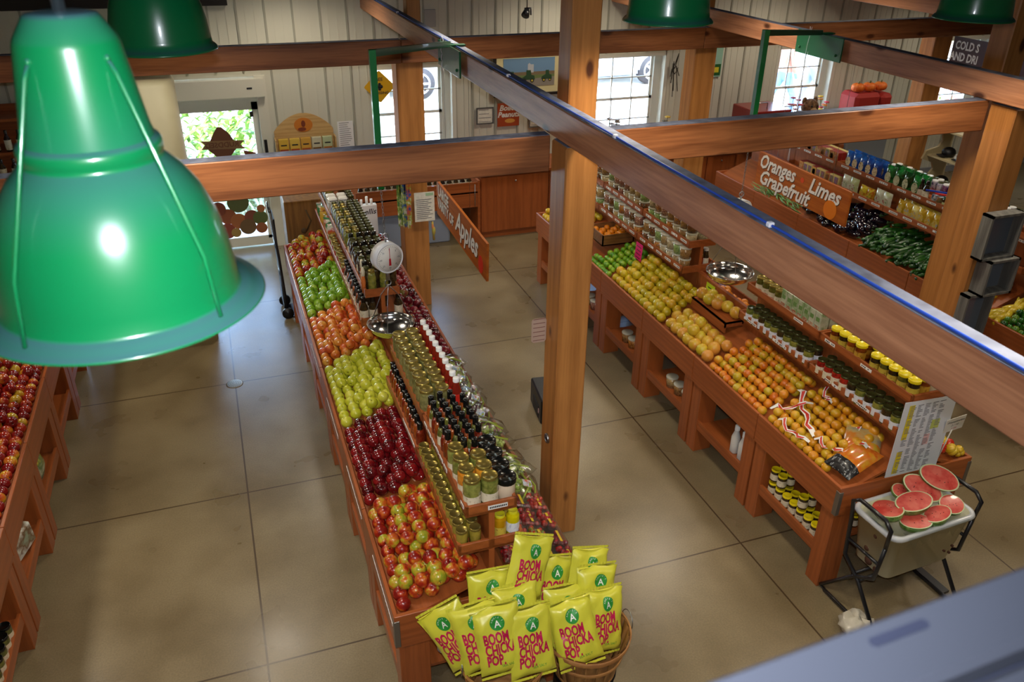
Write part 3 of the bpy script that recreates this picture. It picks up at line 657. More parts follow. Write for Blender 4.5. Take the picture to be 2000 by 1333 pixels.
# flowers at window 2, plush dog and flowers at window 3
def flowers(x, y, z, h, cols, label, n=9, pot='#b8b4a8'):
    o = thing('potted_flowers', label, 'flowers', (x, y, z)); m = MB(); m.lathe([(.05, 0), (.07, .12), (.075, .12)], 14); m.build('pot', plain('pot_'+pot, pot, .5), o)
    s = MB(); f_ = MB()
    for i in range(n):
        a = random.uniform(0, 6.28); r_ = random.uniform(.02, .13); p = (cos(a)*r_, sin(a)*r_, h*random.uniform(.6, 1)); s.tube([(0, 0, .1), (p[0]*.5, p[1]*.5, h*.5), p], .004, 5)
        for k in range(5): b = k*1.257; f_.sphere(.022, (p[0]+cos(b)*.022, p[1]+sin(b)*.022, p[2]), 6, 4, mi=i % len(cols), sc=(1, 1, .5))
    s.build('stems', plain('stem_green', '#4a5a2a', .7), o); f_.build('blossoms', [plain('petal_'+c, c, .6) for c in cols], o)
flowers(5.72, 9.95, .93, .42, ['#c8a030', '#d8c46a', '#5a4a22'], 'yellow and brown flower arrangement by the second window', 12)
flowers(5.0, 10.0, .93, .45, ['#8a7a6a', '#c8b8b0'], 'pale dried flowers by the left side of the second window')
flowers(7.82, 10.0, .93, .55, ['#c04a4a', '#d88080'], 'red orchid in the left part of the third window')
flowers(8.43, 10.0, .93, .52, ['#d88a2a', '#d84a5a', '#e8c040'], 'orange and pink orchid right of the plush dog')
o = thing('plush_dog', 'fluffy brown plush dog sitting in the third window', 'plush toy', (8.12, 9.98, .94))
M_fur = speckle('brown_fur', ['#3e2818', '#6d4a2c', '#8a6a48'], 30, .9, bump=.6); M_fur2 = plain('tan_fur', '#a88660', .9)
m = MB(); m.sphere(.14, (0, 0, .15), 18, 12, sc=(1, .9, 1.1)); m.sphere(.12, (-.02, -.03, .40), 18, 12, sc=(1.05, 1, .95)); m.sphere(.055, (-.06, -.05, .06), 10, 8, sc=(1, 1.5, .8)); m.sphere(.055, (.07, -.05, .06), 10, 8, sc=(1, 1.5, .8)); m.build('body', M_fur, o)
[MB().sphere(.05, (x_, .0, .47), 10, 8, sc=(.8, .6, 1.3)).build('ear', M_fur, o) for x_ in (-.10, .08)]
m = MB(); m.sphere(.06, (-.03, -.14, .35), 12, 8); m.sphere(.09, (0, -.08, .18), 12, 8); m.build('muzzle_and_chest', M_fur2, o)
m = MB(); m.sphere(.016, (-.03, -.205, .37), 8, 6); m.sphere(.013, (-.07, -.14, .43), 8, 6); m.sphere(.013, (.02, -.145, .43), 8, 6); m.build('eyes_and_nose', M_ink, o)
# red locker with notes, left of window 3
o = thing('red_cabinet', 'red metal cabinet with taped notes, left of the third window', 'cabinet', (7.15, 9.75, .9))
m = MB(); m.box(-.28, .3, -.25, .3, 0, .54, bev=.01); m.build('cabinet_body', plain('red_enamel', '#8a1a14', .35, coat=.4), o)
m = MB(); m.tube([(-.2, -.1, .54), (-.2, -.1, .62), (.0, -.1, .62), (.0, -.1, .54)], .008, 6); m.build('wire_handle', M_steel, o)
m = MB(); m.box(-.03, .19, -.257, -.252, .3, .50); m.build('note', M_tag, o); m = MB(); m.box(.22, .42, -.27, -.262, .30, .50, mi=0); [m.box(.24, .40, -.274, -.271, z, z+.03, mi=1) for z in (.33, .38, .43)]; m.build('note', [M_tag, M_ink], o)
# cooler with red bins and pumpkins, right of window 3
o = thing('red_bin', 'red cloth bins on a grey stand under the orange pumpkins', 'bin', (9.02, 9.9, 1.2))
m = MB(); m.box(-.32, .12, -.2, .2, 0, .32, bev=.05); m.box(.13, .34, -.2, .2, 0, .30, bev=.05); m.build('bins', plain('red_cloth', '#a52318', .7), o)
m = MB(); m.box(-.38, .36, -.24, .3, -1.2, 0, bev=.02); m.build('stand', plain('stand_grey', '#7d8288', .6), o)
M_pump = speckle('pumpkin_orange', ['#e0601a', '#f08028'], 10, .5)
for i, x in enumerate((8.80, 9.0, 9.2)):
    m = MB()
    for k in range(8): a = k*pi/4; m.sphere(.062, (cos(a)*.034, sin(a)*.035, 0), 10, 8, sc=(1, 1, .95))
    p = m.build('pumpkin', M_pump, label=['left', 'middle', 'right'][i]+' small orange pumpkin on the red bins', cat='pumpkin', loc=(x, 9.85, 1.59)); s = MB(); s.tube([(0, 0, .05), (.01, 0, .085)], .01, 6); s.build('stem', plain('pumpkin_stem', '#6a6a3a', .7), p)
# cold drinks sign hanging under the far right beam
o = MB(); o.box(-.008, .008, -1.25, 0, -.32, 0); o = o.build('hanging_sign', plain('sign_maroon', '#3a1418', .5), loc=(8.24, 7.82, 2.60), label='maroon hanging sign with white letters in the top right corner', cat='sign')
m = MB(); xface(m, -.0095, -.04, -.09, 'COLD S', .125, offset=.004, align='LEFT', xs=.78); xface(m, -.0095, -.0, -.215, 'AND DRI', .125, offset=.004, align='LEFT', xs=.78); m.build('lettering', M_tag, o)
# ---------------------------------------------------------------- cabinets
def cabinet(x0, x1, label, dr=2, h=.88):
    o = thing('base_cabinet', label, 'cabinet', ((x0+x1)/2, 9.99, 0)); w_ = (x1-x0)/2
    m = MB(); m.box(-w_, w_, -.29, .29, .08, h-.03); m.box(-w_+.01, w_-.01, -.25, .29, 0, .08); m.build('carcass', M_cherryX, o)
    for i in range(dr):
        a = -w_+2*w_*i/dr+.008; b = -w_+2*w_*(i+1)/dr-.008
        d = MB(); d.box(a, b, -.312, -.292, .1, h-.06, bev=.003); d = d.build('cabinet_door', M_cherryZ, o)
        k = MB(); k.sphere(.012, ((a+b)/2, -.325, h-.12), 8, 6); k.build('knob', M_steel, d)
cabinet(3.05, 3.98, 'cherry base cabinet behind the apples sign, below the certificates', 1)
cabinet(3.99, 4.9, 'cherry base cabinet right behind the near post', 1)
for i in range(4): cabinet(4.95+.92*i, 5.86+.92*i, 'cherry base cabinet along the back wall, %s' % ['under the second window', 'under the tractor sign post', 'below the red cabinet', 'below the plush dog', 'beside the red bins'][i], 2)
m = MB(); m.box(3.03, 8.56, 9.66, 10.28, .852, .885, bev=.004); m.build('counter', M_cherryX, label='long cherry counter top along the back wall under the windows', cat='counter')
m = MB(); m.box(-.13, .13, -.05, .05, 0, .01); m.build('name_plate', plain('plate_grey', '#9aa0a8', .4), loc=(3.4, 9.72, .886), label='grey plate lying on the counter edge behind the apples sign', cat='plate')
# wooden shelf with bottles left of the cabinets
o = thing('wall_shelf', 'low wooden wall shelf carrying rows of bottles behind the apple display', 'shelf', (2.27, 9.85, 0))
m = MB(); m.box(-.82, .72, -.28, .40, .50, .53); m.box(-.82, .72, -.29, -.27, .50, .82); m.box(-.82, .72, -.29, .40, .68, .70); m.box(.70, .73, -.3, .4, .0, .84); m.build('shelf_body', M_cherryX, o)
m = MB(); m.tube([(.66, -.31, .52), (.66, -.31, .80)], .006, 6); m.build('metal_clip', M_steel, o)
M_bluebox = plain('blue_grey_box', '#8790a0', .5)
for i, x in enumerate((1.72, 2.35)):
    m = MB(); m.box(-.3, .3, -.22, .22, 0, .46, bev=.02); m.box(-.31, .31, -.23, .23, .40, .47, bev=.015); m.build('storage_bin', M_bluebox, loc=(x, 9.95, 0), label=['grey storage bin under the wall shelf, behind the scale', 'grey storage bin under the wall shelf, behind the post'][i], cat='bin')
# ================================================================ brackets, scales, hanging boards
def bracket(xb, y0, xe, ye, ze, label):
    """green square tube clamped to the long beam with a plate, reaching over a display"""
    o = thing('hanging_bracket', label, 'bracket', (xb-.02, y0, 2.79))
    m = MB(); m.box(-.022, -.008, -.30, .30, .0, .19, bev=.003); m.box(-.03, .11, -.03, .03, .185, .195); m.sphere(.012, (-.025, -.24, .05), 8, 6); m.sphere(.012, (-.025, .24, .05), 8, 6); m.build('clamp_plate', M_greentube, o)
    a = Vector((-.02, 0, .20)); b = Vector((xe-xb+.02, ye-y0, ze-2.79)); d = (b-a).normalized(); t = .02
    def sq(p, q):
        d = (q-p).normalized(); u = d.cross(Vector((0, 0, 1))) if abs(d.z) < .9 else Vector((1, 0, 0)); u.normalize(); v = d.cross(u); m = MB()
        vs = [p+u*i*t+v*j*t for i, j in ((-1, -1), (1, -1), (1, 1), (-1, 1))]+[q+u*i*t+v*j*t for i, j in ((-1, -1), (1, -1), (1, 1), (-1, 1))]
        m.add(vs, [(0, 1, 2, 3)[::-1], (4, 5, 6, 7), (0, 1, 5, 4), (1, 2, 6, 5), (2, 3, 7, 6), (3, 0, 4, 7)]); return m
    sq(a, b).build('cross_bar', M_greentube, o); sq(b+Vector((0, 0, .02)), b+Vector((0, 0, -.84))).build('drop_bar', plain('green_tube_bright', '#137a3a', .35, coat=.3), o)
    return (xe, ye, ze-.84)
def chain(p, q, label, n=None):
    p = Vector(p); q = Vector(q); L_ = (p-q).length; n = n or int(L_/.022); m = MB()
    for i in range(n):
        c = p.lerp(q, (i+.5)/n); ax = i % 2; pts = []
        for k in range(10):
            a = 2*pi*k/10; w_ = .006*cos(a); pts.append((c.x+(w_ if ax else 0), c.y+(0 if ax else w_), c.z+.014*sin(a)))
        m.tube(pts, .0018, 5, closed=True)
    return m.build('chain', M_steel, label=label, cat='chain')
e1 = bracket(1.78, 6.32, .95, 5.17, 3.14, 'green tube bracket on the long beam, reaching over the apple display')
e2 = bracket(4.98, 6.1, 3.76, 5.22, 3.15, 'green tube bracket with a plate on the right beam, reaching over the citrus display')
chain((e1[0], e1[1], e1[2]-.0), (.955, 5.15, 1.975), 'steel chain hanging from the left green bracket to the white scale')
chain((e2[0], e2[1], e2[2]-.0), (3.745, 5.2, 1.975), 'steel chain hanging from the right green bracket')
def scale(x, y, z, label, br):
    o = thing('hanging_scale', label, 'scale', (x, y, z)); rz = 0
    m = MB(); m.T = Matrix.Rotation(radians(18), 4, 'Z'); m.tube([(0, .035, 0), (0, -.035, 0)], .105, 40); m.build('scale_case', M_whitegloss, o)
    m = MB(); m.T = Matrix.Rotation(radians(18), 4, 'Z'); m.tube([(0, -.034, 0), (0, -.042, 0)], .101, 40, mi=0)
    m.tube([(.1*cos(2*pi*k/40), -.040, .1*sin(2*pi*k/40)) for k in range(40)], .0055, 6, closed=True, mi=1); f_ = m.build('dial', [plain('dial_face', '#e9e4d8', .5), M_whitegloss], o)
    m = MB(); m.T = Matrix.Rotation(radians(18), 4, 'Z')
    for k in range(40):
        a = 2*pi*k/40; l_ = .012 if k % 5 == 0 else .006; r0 = .086; m.add([(cos(a+s)*r, -.0432, sin(a+s)*r) for r, s in ((r0, -.012), (r0, .012), (r0-l_, .012), (r0-l_, -.012))], [(0, 1, 2, 3)])
    for k in range(8): a = pi/2-2*pi*k/8; add_text(m, str(k*5 if k else 0), lambda u, v, a=a: (cos(a)*.066+u, -.0432, sin(a)*.066+v), size=.017)
    m.build('dial_marks', M_ink, f_)
    m = MB(); m.T = Matrix.Rotation(radians(18), 4, 'Z'); m.box(-.002, .002, -.0455, -.0445, -.02, .075); m.prism([(-.009, -.05), (.009, -.05), (.006, 0), (-.006, 0)], .0015, 'y', (0, -.046, 0)); m.build('needle', plain('needle_red', '#b8202a', .4), f_)
    m = MB(); m.tube([(0, 0, .10), (0, 0, .13)], .006, 6); m.tube([(.02*cos(2*pi*k/12), 0, .145+.02*sin(2*pi*k/12)) for k in range(12)], .004, 6, closed=True); m.tube([(0, 0, -.1), (0, 0, -.17)], .014, 8); m.tube([(.022*cos(2*pi*k/12), 0, -.19+.022*sin(2*pi*k/12)) for k in range(12)], .004, 6, closed=True); m.build('hook', M_steel, o)
    zb = -.50; R_ = br
    m = MB()
    for a in (10, 130, 250): a = radians(a); m.tube([(0, 0, -.205), (cos(a)*R_*.45, sin(a)*R_*.45, -.30), (cos(a)*R_*.985, sin(a)*R_*.985, zb+.002)], .0028, 6)
    m.build('bowl_hanger', M_steel, o)
    m = MB(); pr = [(R_*sin(t), zb-.095+.095*(1-cos(t))) for t in [i*pi/2/9 for i in range(10)]]
    pr = [(max(1e-4, r), z) for r, z in pr]; m.lathe(pr+[(R_+.008, zb+.003), (R_+.008, zb-.001)]+[(max(1e-4, r-.003), z-.003) for r, z in pr[::-1]], 48, cap0=False, cap1=False); m.build('weighing_bowl', M_chrome, o)
scale(.955, 5.15, 1.83, 'white hanging dial scale with a chrome bowl over the apple display', .16)
scale(3.745, 5.2, 1.83, 'chrome bowl scale hanging over the citrus display, its dial behind the long beam', .185)
# twisted white wires at the clamp plates
def wire(x, y, z0, z1, label):
    m = MB(); n = 26
    for s in (0, pi): m.tube([(x+.012*sin(i*.5+s)*(1 if i < 18 else .6), y+.012*cos(i*.4+s), z0+(z1-z0)*i/n) for i in range(n)], .0022, 5)
    m.build('hanging_wire', M_clip, label=label, cat='wire')
wire(1.74, 6.5, 3.02, 2.76, 'twisted white wire by the left clamp plate')
wire(4.93, 6.22, 3.02, 1.80, 'twisted white wire hanging past the right clamp plate')
m = MB(); m.tube([(1.83, 6.1, 2.79), (1.83, 6.1, 1.70)], .0015, 5); m.tube([(1.83, 6.8, 2.79), (1.83, 6.8, 1.68)], .0015, 5); m.build('hanging_line', M_steel, label='thin wires holding the apples sign', cat='wire')
m = MB(); m.tube([(5.02, 5.7, 2.79), (5.02, 5.7, 1.79)], .0015, 5); m.tube([(5.02, 6.5, 2.79), (5.02, 6.5, 1.78)], .0015, 5); m.build('hanging_line', M_steel, label='thin wires holding the citrus sign', cat='wire')
M_sgn = wood('sign_board_wood', '#b5641f', '#9a4c16', 'Y', scale=1.5, rough=.4)
M_shadowink = plain('letter_shadow', '#3d2a18', .6)
o = MB().box(-.01, .01, -.74, .74, -.16, .16).build('apples_sign', M_sgn, loc=(1.83, 6.38, 1.50), rot=(radians(2.2), 0, 0), label='wooden hanging sign reading large varity of Apples', cat='sign')
for mt, dx, dy in ((M_shadowink, -.0115, .006), (M_tag, -.013, 0)):
    m = MB(); xface(m, dx, .68-dy, .085-dy, 'LARGE', .135, mi=0, align='LEFT', offset=.005, xs=.85); xface(m, dx, .70-dy, -.03-dy, 'VARITY OF', .13, align='LEFT', offset=.005, xs=.82)
    xface(m, dx, .12-dy, .02-dy, 'Apples', .265, align='LEFT', offset=.007, shear=.35, xs=.86); m.build('lettering' if dy == 0 else 'lettering_shadow', mt, o)
m = MB(); m.prism([(y*.06-.60, z*.075-.075) for y, z in circ(1, 20)], .002, 'x', (-.0135, 0, 0)); m.build('apple_picture', plain('apple_red_paint', '#d2301c', .5), o)
o = MB().box(-.01, .01, -.67, .67, -.155, .155).build('citrus_sign', M_sgn, loc=(5.02, 6.1, 1.635), label='wooden hanging sign reading Oranges, Limes, Grapefruit', cat='sign')
for mt, dx, dy in ((M_shadowink, -.0115, .006), (M_tag, -.013, 0)):
    m = MB(); xface(m, dx, .64-dy, .072-dy, 'Oranges', .19, align='LEFT', offset=.005, shear=.3, xs=.85); xface(m, dx, -.13-dy, .055-dy, 'Limes', .19, align='LEFT', offset=.005, shear=.3, xs=.95); xface(m, dx, .61-dy, -.08-dy, 'Grapefruit', .19, align='LEFT', offset=.005, shear=.3, xs=.95); m.build('lettering' if dy == 0 else 'lettering_shadow', mt, o)
m = MB(); m.prism([(y*.085-.46, z*.085-.07) for y, z in circ(1, 24)], .002, 'x', (-.0135, 0, 0)); m.build('orange_picture', plain('orange_paint2', '#dd7a14', .5), o); m = MB(); m.prism([(y*.025-.03, z*.025+.07) for y, z in circ(1, 14)], .002, 'x', (-.0135, 0, 0)); m.build('dot_picture', plain('dot_paint', '#d2481c', .5), o)
# things on the far left post
o = thing('kitchen_towels', 'bright patterned cloths hanging on the left side of the far post', 'cloth', (1.67, 7.93, 0))
for i, (c, a, b) in enumerate((('#3f6d3a', -.06, .0), ('#2f4f8f', -.02, .04), ('#34508c', .02, .07))):
    m = MB(); n = 7; vs = []
    for k in range(n):
        for j in range(5): t = j/4; vs.append((a+(b-a)*k/(n-1)-.0, -.035*i-.02+.012*sin(k*1.9+j), 1.50-.50*t-(.03 if k % 2 else 0)*t))
    m.add(vs, [(k*5+j, k*5+j+1, (k+1)*5+j+1, (k+1)*5+j) for k in range(n-1) for j in range(4)], True)
    m.build('cloth', speckle('cloth_%d' % i, [c, '#c4532a' if i == 2 else c, '#8fa03a', '#d8d4c0'], 16, .8), o)
m = MB(); m.box(0, .21, 0, .004, 0, .31); o = m.build('paper_sheet', M_paper, loc=(1.79, 7.93, 1.0), label='white printed sheet pinned to the far left post', cat='paper')
m = MB(); [m.box(.02, .19-random.random()*.05, -.002, -.001, .03+i*.02, .036+i*.02) for i in range(11)]; m.box(.12, .2, -.002, -.001, .27, .30, mi=1); m.build('printed_lines', [M_gray_ink, plain('print_green', '#9fc09a', .6)], o)
m = MB(); m.tube([(0, 0, 0), (.01, -.01, -.2)], .012, 6); m.sphere(.02, (.01, -.01, -.1), 8, 6, sc=(1, 1, 2.5)); m.build('hanging_ornament', speckle('ornament', ['#a8b04a', '#c8703a'], 20, .7), label='small green and orange ornament hanging at the right edge of the far left post', cat='ornament', loc=(1.975, 7.95, .98))
# conduit ring on the near post
o = thing('cable_outlet', 'round metal cable outlet on the near post', 'outlet', (1.789, 4.22, .78)); m = MB(); m.tube([(0, 0, 0), (-.006, 0, 0)], .035, 24, mi=0); m.tube([(-.008, .028*cos(2*pi*k/20), .028*sin(2*pi*k/20)) for k in range(20)], .006, 6, closed=True, mi=0); m.build('flange', M_steel, o); m = MB(); m.tube([(-.004, 0, 0), (-.012, 0, 0)], .012, 12); m.build('socket_hole', M_ink, o)
# printed notice fixed behind the near post
o = MB().prism(rrect(.1, .17, .02), .004, 'y').build('notice_card', plain('pink_notice', '#b59a88', .6), loc=(1.735, 4.30, 1.565), label='small rounded notice sticking out left of the near post', cat='notice')
m = MB(); [m.box(-.04, .04, -.002, -.001, -.07+.03*i, -.066+.03*i) for i in range(6)]; m.build('printed_lines', plain('notice_ink', '#7a4a44', .6), o)
# grey wooden box shelves hung on the right post
M_grayw = wood('weathered_wood', '#77756e', '#55534e', 'Z', scale=1.5, rough=.7)
o = thing('box_shelf', 'weathered grey wooden box shelves with mirror backs on the right post', 'shelf', (4.955, 4.115, 0))
def openbox(x0, x1, z0, z1, d, n):
    m = MB(); t = .018; [m.box(*b) for b in ((x0, x0+t, -d, 0, z0, z1), (x1-t, x1, -d, 0, z0, z1), (x0, x1, -d, 0, z1-t, z1), (x0, x1, -d, 0, z0, z0+t))]; b_ = m.build('wooden_frame', M_grayw, o)
    m = MB(); m.box(x0+t, x1-t, -.012, -.004, z0+t, z1-t); m.build('back_panel', plain('grey_glass', '#59606a', .15), b_)
openbox(.04, .35, 1.72, 2.06, .09, 0); openbox(.12, .40, 1.44, 1.72, .12, 1); openbox(.05, .31, 1.08, 1.44, .08, 2)
# ================================================================ fruit in the bins
def apple_mesh(name, mat, d, h=.92, n=14, m_=9):
    r = d/2; prof = []
    for j in range(m_+1):
        t = pi*j/m_; rr = r*sin(t)*(1+.06*cos(t)); z = -r*h*cos(t)
        if j == 0: z += r*.16; rr = r*.04
        if j == m_: z -= r*.26; rr = r*.03
        prof.append((rr, z))
    prof.insert(1, (r*.20, -r*h*.93)); prof.insert(-1, (r*.22, r*h*.90))
    mb = MB(); mb.lathe(prof, n, cap0=True, cap1=True); return mb.mesh(name, mat)
def stem_mesh(d): m = MB(); m.tube([(0, 0, d*.30), (d*.03, 0, d*.50)], d*.018, 5); return m.mesh('stem', plain('stem_brown', '#4a3018', .8))
def calyx_mesh(d): m = MB(); m.lathe([(d*.001, -d*.40), (d*.06, -d*.425), (d*.03, -d*.44)], 6); return m.mesh('calyx', plain('calyx_brown', '#3a2a16', .9))
def round_mesh(name, mat, d, sq=.95, n=12, m_=8): return MB().sphere(d/2, (0, 0, 0), n, m_, sc=(1, 1, sq)).mesh(name, mat)
def fruit_mat(name, cols, sc=22, rough=.28, coat=.35, vary=.12, bump=0, stretch=(1, 1, .5)): return speckle(name, cols, sc, rough, coat, vary, bump, stretch)
FM = dict(
 gala=fruit_mat('striped_apple_skin', ['#b9b82e', '#cf9a34', '#b8401f', '#a82a1c'], 20, thr=(.30, .66)) if 0 else speckle('striped_apple_skin', ['#8c9622', '#b8a42c', '#c0601e', '#a02412', '#7c1410'], 19, .28, .25, .13, 0, (1, 1, .6), (.30, .68)),
 red=speckle('dark_red_skin', ['#3c060a', '#6a0c12', '#8c1a18'], 16, .2, .6, .1, 0, (1, 1, .5), (.3, .7)),
 gold=speckle('yellow_apple_skin', ['#b0b424', '#c2c230', '#d0cc48'], 12, .3, .3, .1, 0, (1, 1, 1), (.3, .7)),
 fuji=speckle('orange_red_skin', ['#dca040', '#de8830', '#cc5a22', '#b84420'], 16, .26, .4, .12, 0, (1, 1, .5), (.3, .7)),
 green=speckle('green_apple_skin', ['#5c8a16', '#7aa422', '#9ab838'], 12, .25, .4, .1, 0, (1, 1, 1), (.3, .7)),
 plum=speckle('purple_red_skin', ['#35060e', '#5a0c16', '#84202a', '#7a6a2c'], 14, .2, .6, .12, 0, (1, 1, .5), (.3, .75)),
 leftm=speckle('mixed_red_skin', ['#c8a028', '#c86a22', '#a82c18', '#8a1414', '#781012'], 10, .22, .5, .2, 0, (1, 1, .5), (.28, .6)),
 onion=speckle('red_onion_skin', ['#5a0f14', '#7d1c1e'], 10, .25, .5, .1),
 lime=speckle('lime_skin', ['#4a8412', '#6ea01a', '#98b028'], 14, .35, .2, .12, .2),
 yel=speckle('yellow_citrus_skin', ['#b8a618', '#cab01c', '#d0a01c'], 10, .38, .2, .13, .25),
 grape=speckle('grapefruit_skin', ['#c4ae28', '#cca02a', '#cc8a34'], 8, .38, .2, .16, .25),
 orange=speckle('orange_skin', ['#cc6a12', '#d4841a', '#d0961e', '#bca020'], 9, .38, .2, .16, .25),
 bago=speckle('bagged_orange_skin', ['#cc8412', '#d69418', '#caa422'], 9, .38, .2, .14, .25),
 mand=speckle('mandarin_skin', ['#d8760c', '#e08a14'], 10, .35, .2, .08, .2))
PRF = {}
def fproto(k, name, d, h=.92, apple=True):
    key = (k, d)
    if key not in PRF:
        if apple: PRF[key] = [(name, apple_mesh(name, FM[k], d, h), None, None), ('stem', stem_mesh(d), 0, None), ('calyx', calyx_mesh(d), 0, None)]
        else: PRF[key] = [(name, round_mesh(name, FM[k], d, h), None, None)]
    return PRF[key]
def fill(X0, side, y0, y1, k, name, d, label, cat, group, u0=.026, u1=.475, second=.25, apple=True, h=.92, rows=True, keep=1.0, lift=0, sc=.06, avoid=None):
    """side 0: left bin, 1: right bin; u runs from the lip to the centre"""
    P = fproto(k, name, d, h, apple); n = max(1, round((u1-u0)/(d*.925))); ny = max(1, int((y1-y0)/(d*.98))); cnt = 0
    for layer in (0, 1):
        for i in range(n):
            for j in range(ny):
                if layer and (random.random() > second or i == 0 or (j == 0 and i < 3)): continue
                if random.random() > keep: continue
                u = u0+d/2+(u1-u0-d)*(i/max(1, n-1)); y = y0+d/2+(y1-y0-d)*((j+(.5 if i % 2 else 0))/max(1, ny-.5))
                if layer: u -= d*.46; y -= d*.48
                u += jit(d*.05); y += jit(d*.05); y = min(max(y, y0+d*.5), y1-d*.5)
                z = .775+(.955-.775)*((u-.022)/.478)+d*.555+(d*.62 if layer else 0)+lift
                if avoid and avoid(u, y): continue
                x = X0+u if side == 0 else X0+W-u
                if apple:
                    b = random.random(); rot = (radians(90)+jit(.35), jit(.5), jit(.4)) if b < .55 else ((jit(.6), jit(.6), jit(3)) if b < .8 else rrot())
                else: rot = rrot()
                spawn(P, (x, y, z), rot, label, cat, group, 1+jit(sc)); cnt += 1
    return cnt
def Yc(i): return YC+U*i
LY = lambda i: (Yc(i)+(.02 if i else .013), Yc(i+1)-.0)
fill(XC, 0, *LY(0), 'gala', 'striped_apple', .083, 'red and yellow striped apple in the nearest bin of the apple display', 'apple', 'striped apples in the near bin', second=.7)
fill(XC, 0, *LY(1), 'red', 'red_apple', .083, 'shiny dark red apple in the bin between the striped and the yellow apples', 'apple', 'dark red apples', h=1.0, second=.45)
fill(XC, 0, *LY(2), 'gold', 'yellow_apple', .080, 'yellow green apple in the bin left of the scale bowl', 'apple', 'yellow apples', h=.97, second=.55)
fill(XC, 0, *LY(3), 'fuji', 'orange_red_apple', .078, 'orange red apple in the bin between the yellow and the green apples', 'apple', 'orange red apples', second=.55)
fill(XC, 0, *LY(4), 'green', 'green_apple', .078, 'bright green apple in the far part of the apple display', 'apple', 'green apples', second=.5)
fill(XC, 0, *LY(5), 'gala', 'mottled_apple', .078, 'red and yellow apple at the far end of the apple display by the crate', 'apple', 'mottled apples at the far end', second=.4)
# right side of the apple display
fill(XC, 1, Yc(3)-.1, Yc(4)+.3, 'plum', 'purple_apple', .080, 'dark purple red apple on the right side of the apple display', 'apple', 'purple red apples on the right side')
fill(XC, 1, Yc(4)+.33, Yc(6)-.02, 'red', 'dark_apple', .080, 'deep red apple far back on the right side of the apple display', 'apple', 'deep red apples far back on the right side', h=1.0)
# left display
fill(XLD, 1, 2.62, 4.30, 'leftm', 'crimson_apple', .078, 'crimson apple in the near half of the left display', 'apple', 'crimson apples in the left display', u1=.40, second=.15)
fill(XLD, 1, 4.32, 6.5, 'leftm', 'red_orange_apple', .078, 'red apple with orange and yellow, in the left display under the big lamp', 'apple', 'red orange apples in the left display', u1=.36, second=.1)
# citrus
def Yr(i): return YRD+U*i
fill(XRD, 0, Yr(0)+.17, Yr(1)-.02, 'bago', 'bagged_orange', .068, 'orange in the red labelled net bags at the near end of the citrus display', 'orange', 'oranges in net bags', apple=False, second=.45)
fill(XRD, 0, Yr(1), Yr(2)-.12, 'orange', 'small_orange', .068, 'loose small orange beside the white labelled jars', 'orange', 'loose small oranges', apple=False, second=.6, sc=.1)
fill(XRD, 0, Yr(2)-.12, Yr(2)+.62, 'grape', 'grapefruit', .105, 'pinkish yellow grapefruit in front of the wooden step', 'grapefruit', 'grapefruit in the bin', u1=.29, apple=False, second=.1, sc=.08)
fill(XRD, 0, Yr(2)+.62, Yr(4)-.1, 'yel', 'yellow_citrus', .083, 'yellow citrus fruit in front of the snack tubs', 'citrus fruit', 'yellow citrus', apple=False, second=.3, sc=.1)
fill(XRD, 0, Yr(4)-.08, Yr(5)+.1, 'lime', 'lime', .058, 'green lime in the far bin of the citrus display', 'lime', 'limes', apple=False, second=.6, u1=.475, sc=.1, avoid=lambda u, y: y > 6.79 and u > .10)
fill(XRD, 0, Yr(5)+.12, Yr(6)-.05, 'yel', 'lemon', .07, 'yellow lemon beyond the limes beside the near post', 'lemon', 'lemons', apple=False, second=.1)
# wooden step with grapefruit
m = MB(); m.box(0, .17, 0, .52, 0, .012); m.box(0, .012, 0, .52, -.075, .012); m.box(.158, .17, 0, .52, -.02, .012); m.box(0, .17, 0, .012, -.03, .012); m.box(0, .17, .508, .52, -.03, .012)
m.build('wooden_step', M_cherry, label='low wooden step in the citrus bin with grapefruit on it', cat='step', loc=(3.58, 4.93, 1.0))
for i, (dx, dy) in enumerate(((.06, .46), (.12, .40), (.05, .34), (.13, .30), (.07, .24), (.12, .17), (.06, .42), (.12, .05))):
    if i == 6: continue
    spawn(fproto('grape', 'grapefruit', .105, .95, False), (3.58+dx, 4.93+dy, .97+.03+.012+.052), rrot(), ['grapefruit at the far end of the wooden step', 'grapefruit on the wooden step by its back edge, far part', 'grapefruit on the wooden step, front edge', 'grapefruit on the wooden step, middle of the back edge', 'grapefruit in the middle of the wooden step', 'grapefruit on the wooden step, near part', '', 'lone grapefruit at the near end of the wooden step'][i], 'grapefruit', 'grapefruit on the step')
# basket of mandarins
o = MB(); o.box(0, .34, 0, .34, 0, .01); [o.box(*b) for b in ((0, .34, 0, .012, 0, .11), (0, .34, .328, .34, 0, .11), (0, .012, 0, .34, 0, .11), (.328, .34, 0, .34, 0, .11))]
o.build('fruit_basket', wood('basket_wood', '#8a5a2c', '#6a4220', 'X', scale=3), label='low wooden basket of mandarins on the limes', cat='basket', loc=(3.40, 6.84, .955))
for i in range(5):
    for j in range(5):
        spawn(fproto('mand', 'mandarin', .062, .92, False), (3.46+.06*i+jit(.004), 6.89+.06*j+jit(.004), .999+(.0 if (i+j) % 2 else .025)), rrot(), 'orange mandarin in the low basket on the limes', 'mandarin', 'mandarins in the basket')
# tangerines and tomatoes on the right side of the citrus display
fill(XRD, 1, Yr(2)+.05, Yr(3)-.02, 'mand', 'tangerine', .072, 'orange tangerine behind the open middle of the citrus display', 'tangerine', 'tangerines on the right side', u0=.2, apple=False, second=.5)
fill(XRD, 1, Yr(3), Yr(3)+.3, 'onion', 'tomato', .07, 'red tomato behind the second scale bowl', 'tomato', 'tomatoes', u0=.15, apple=False)
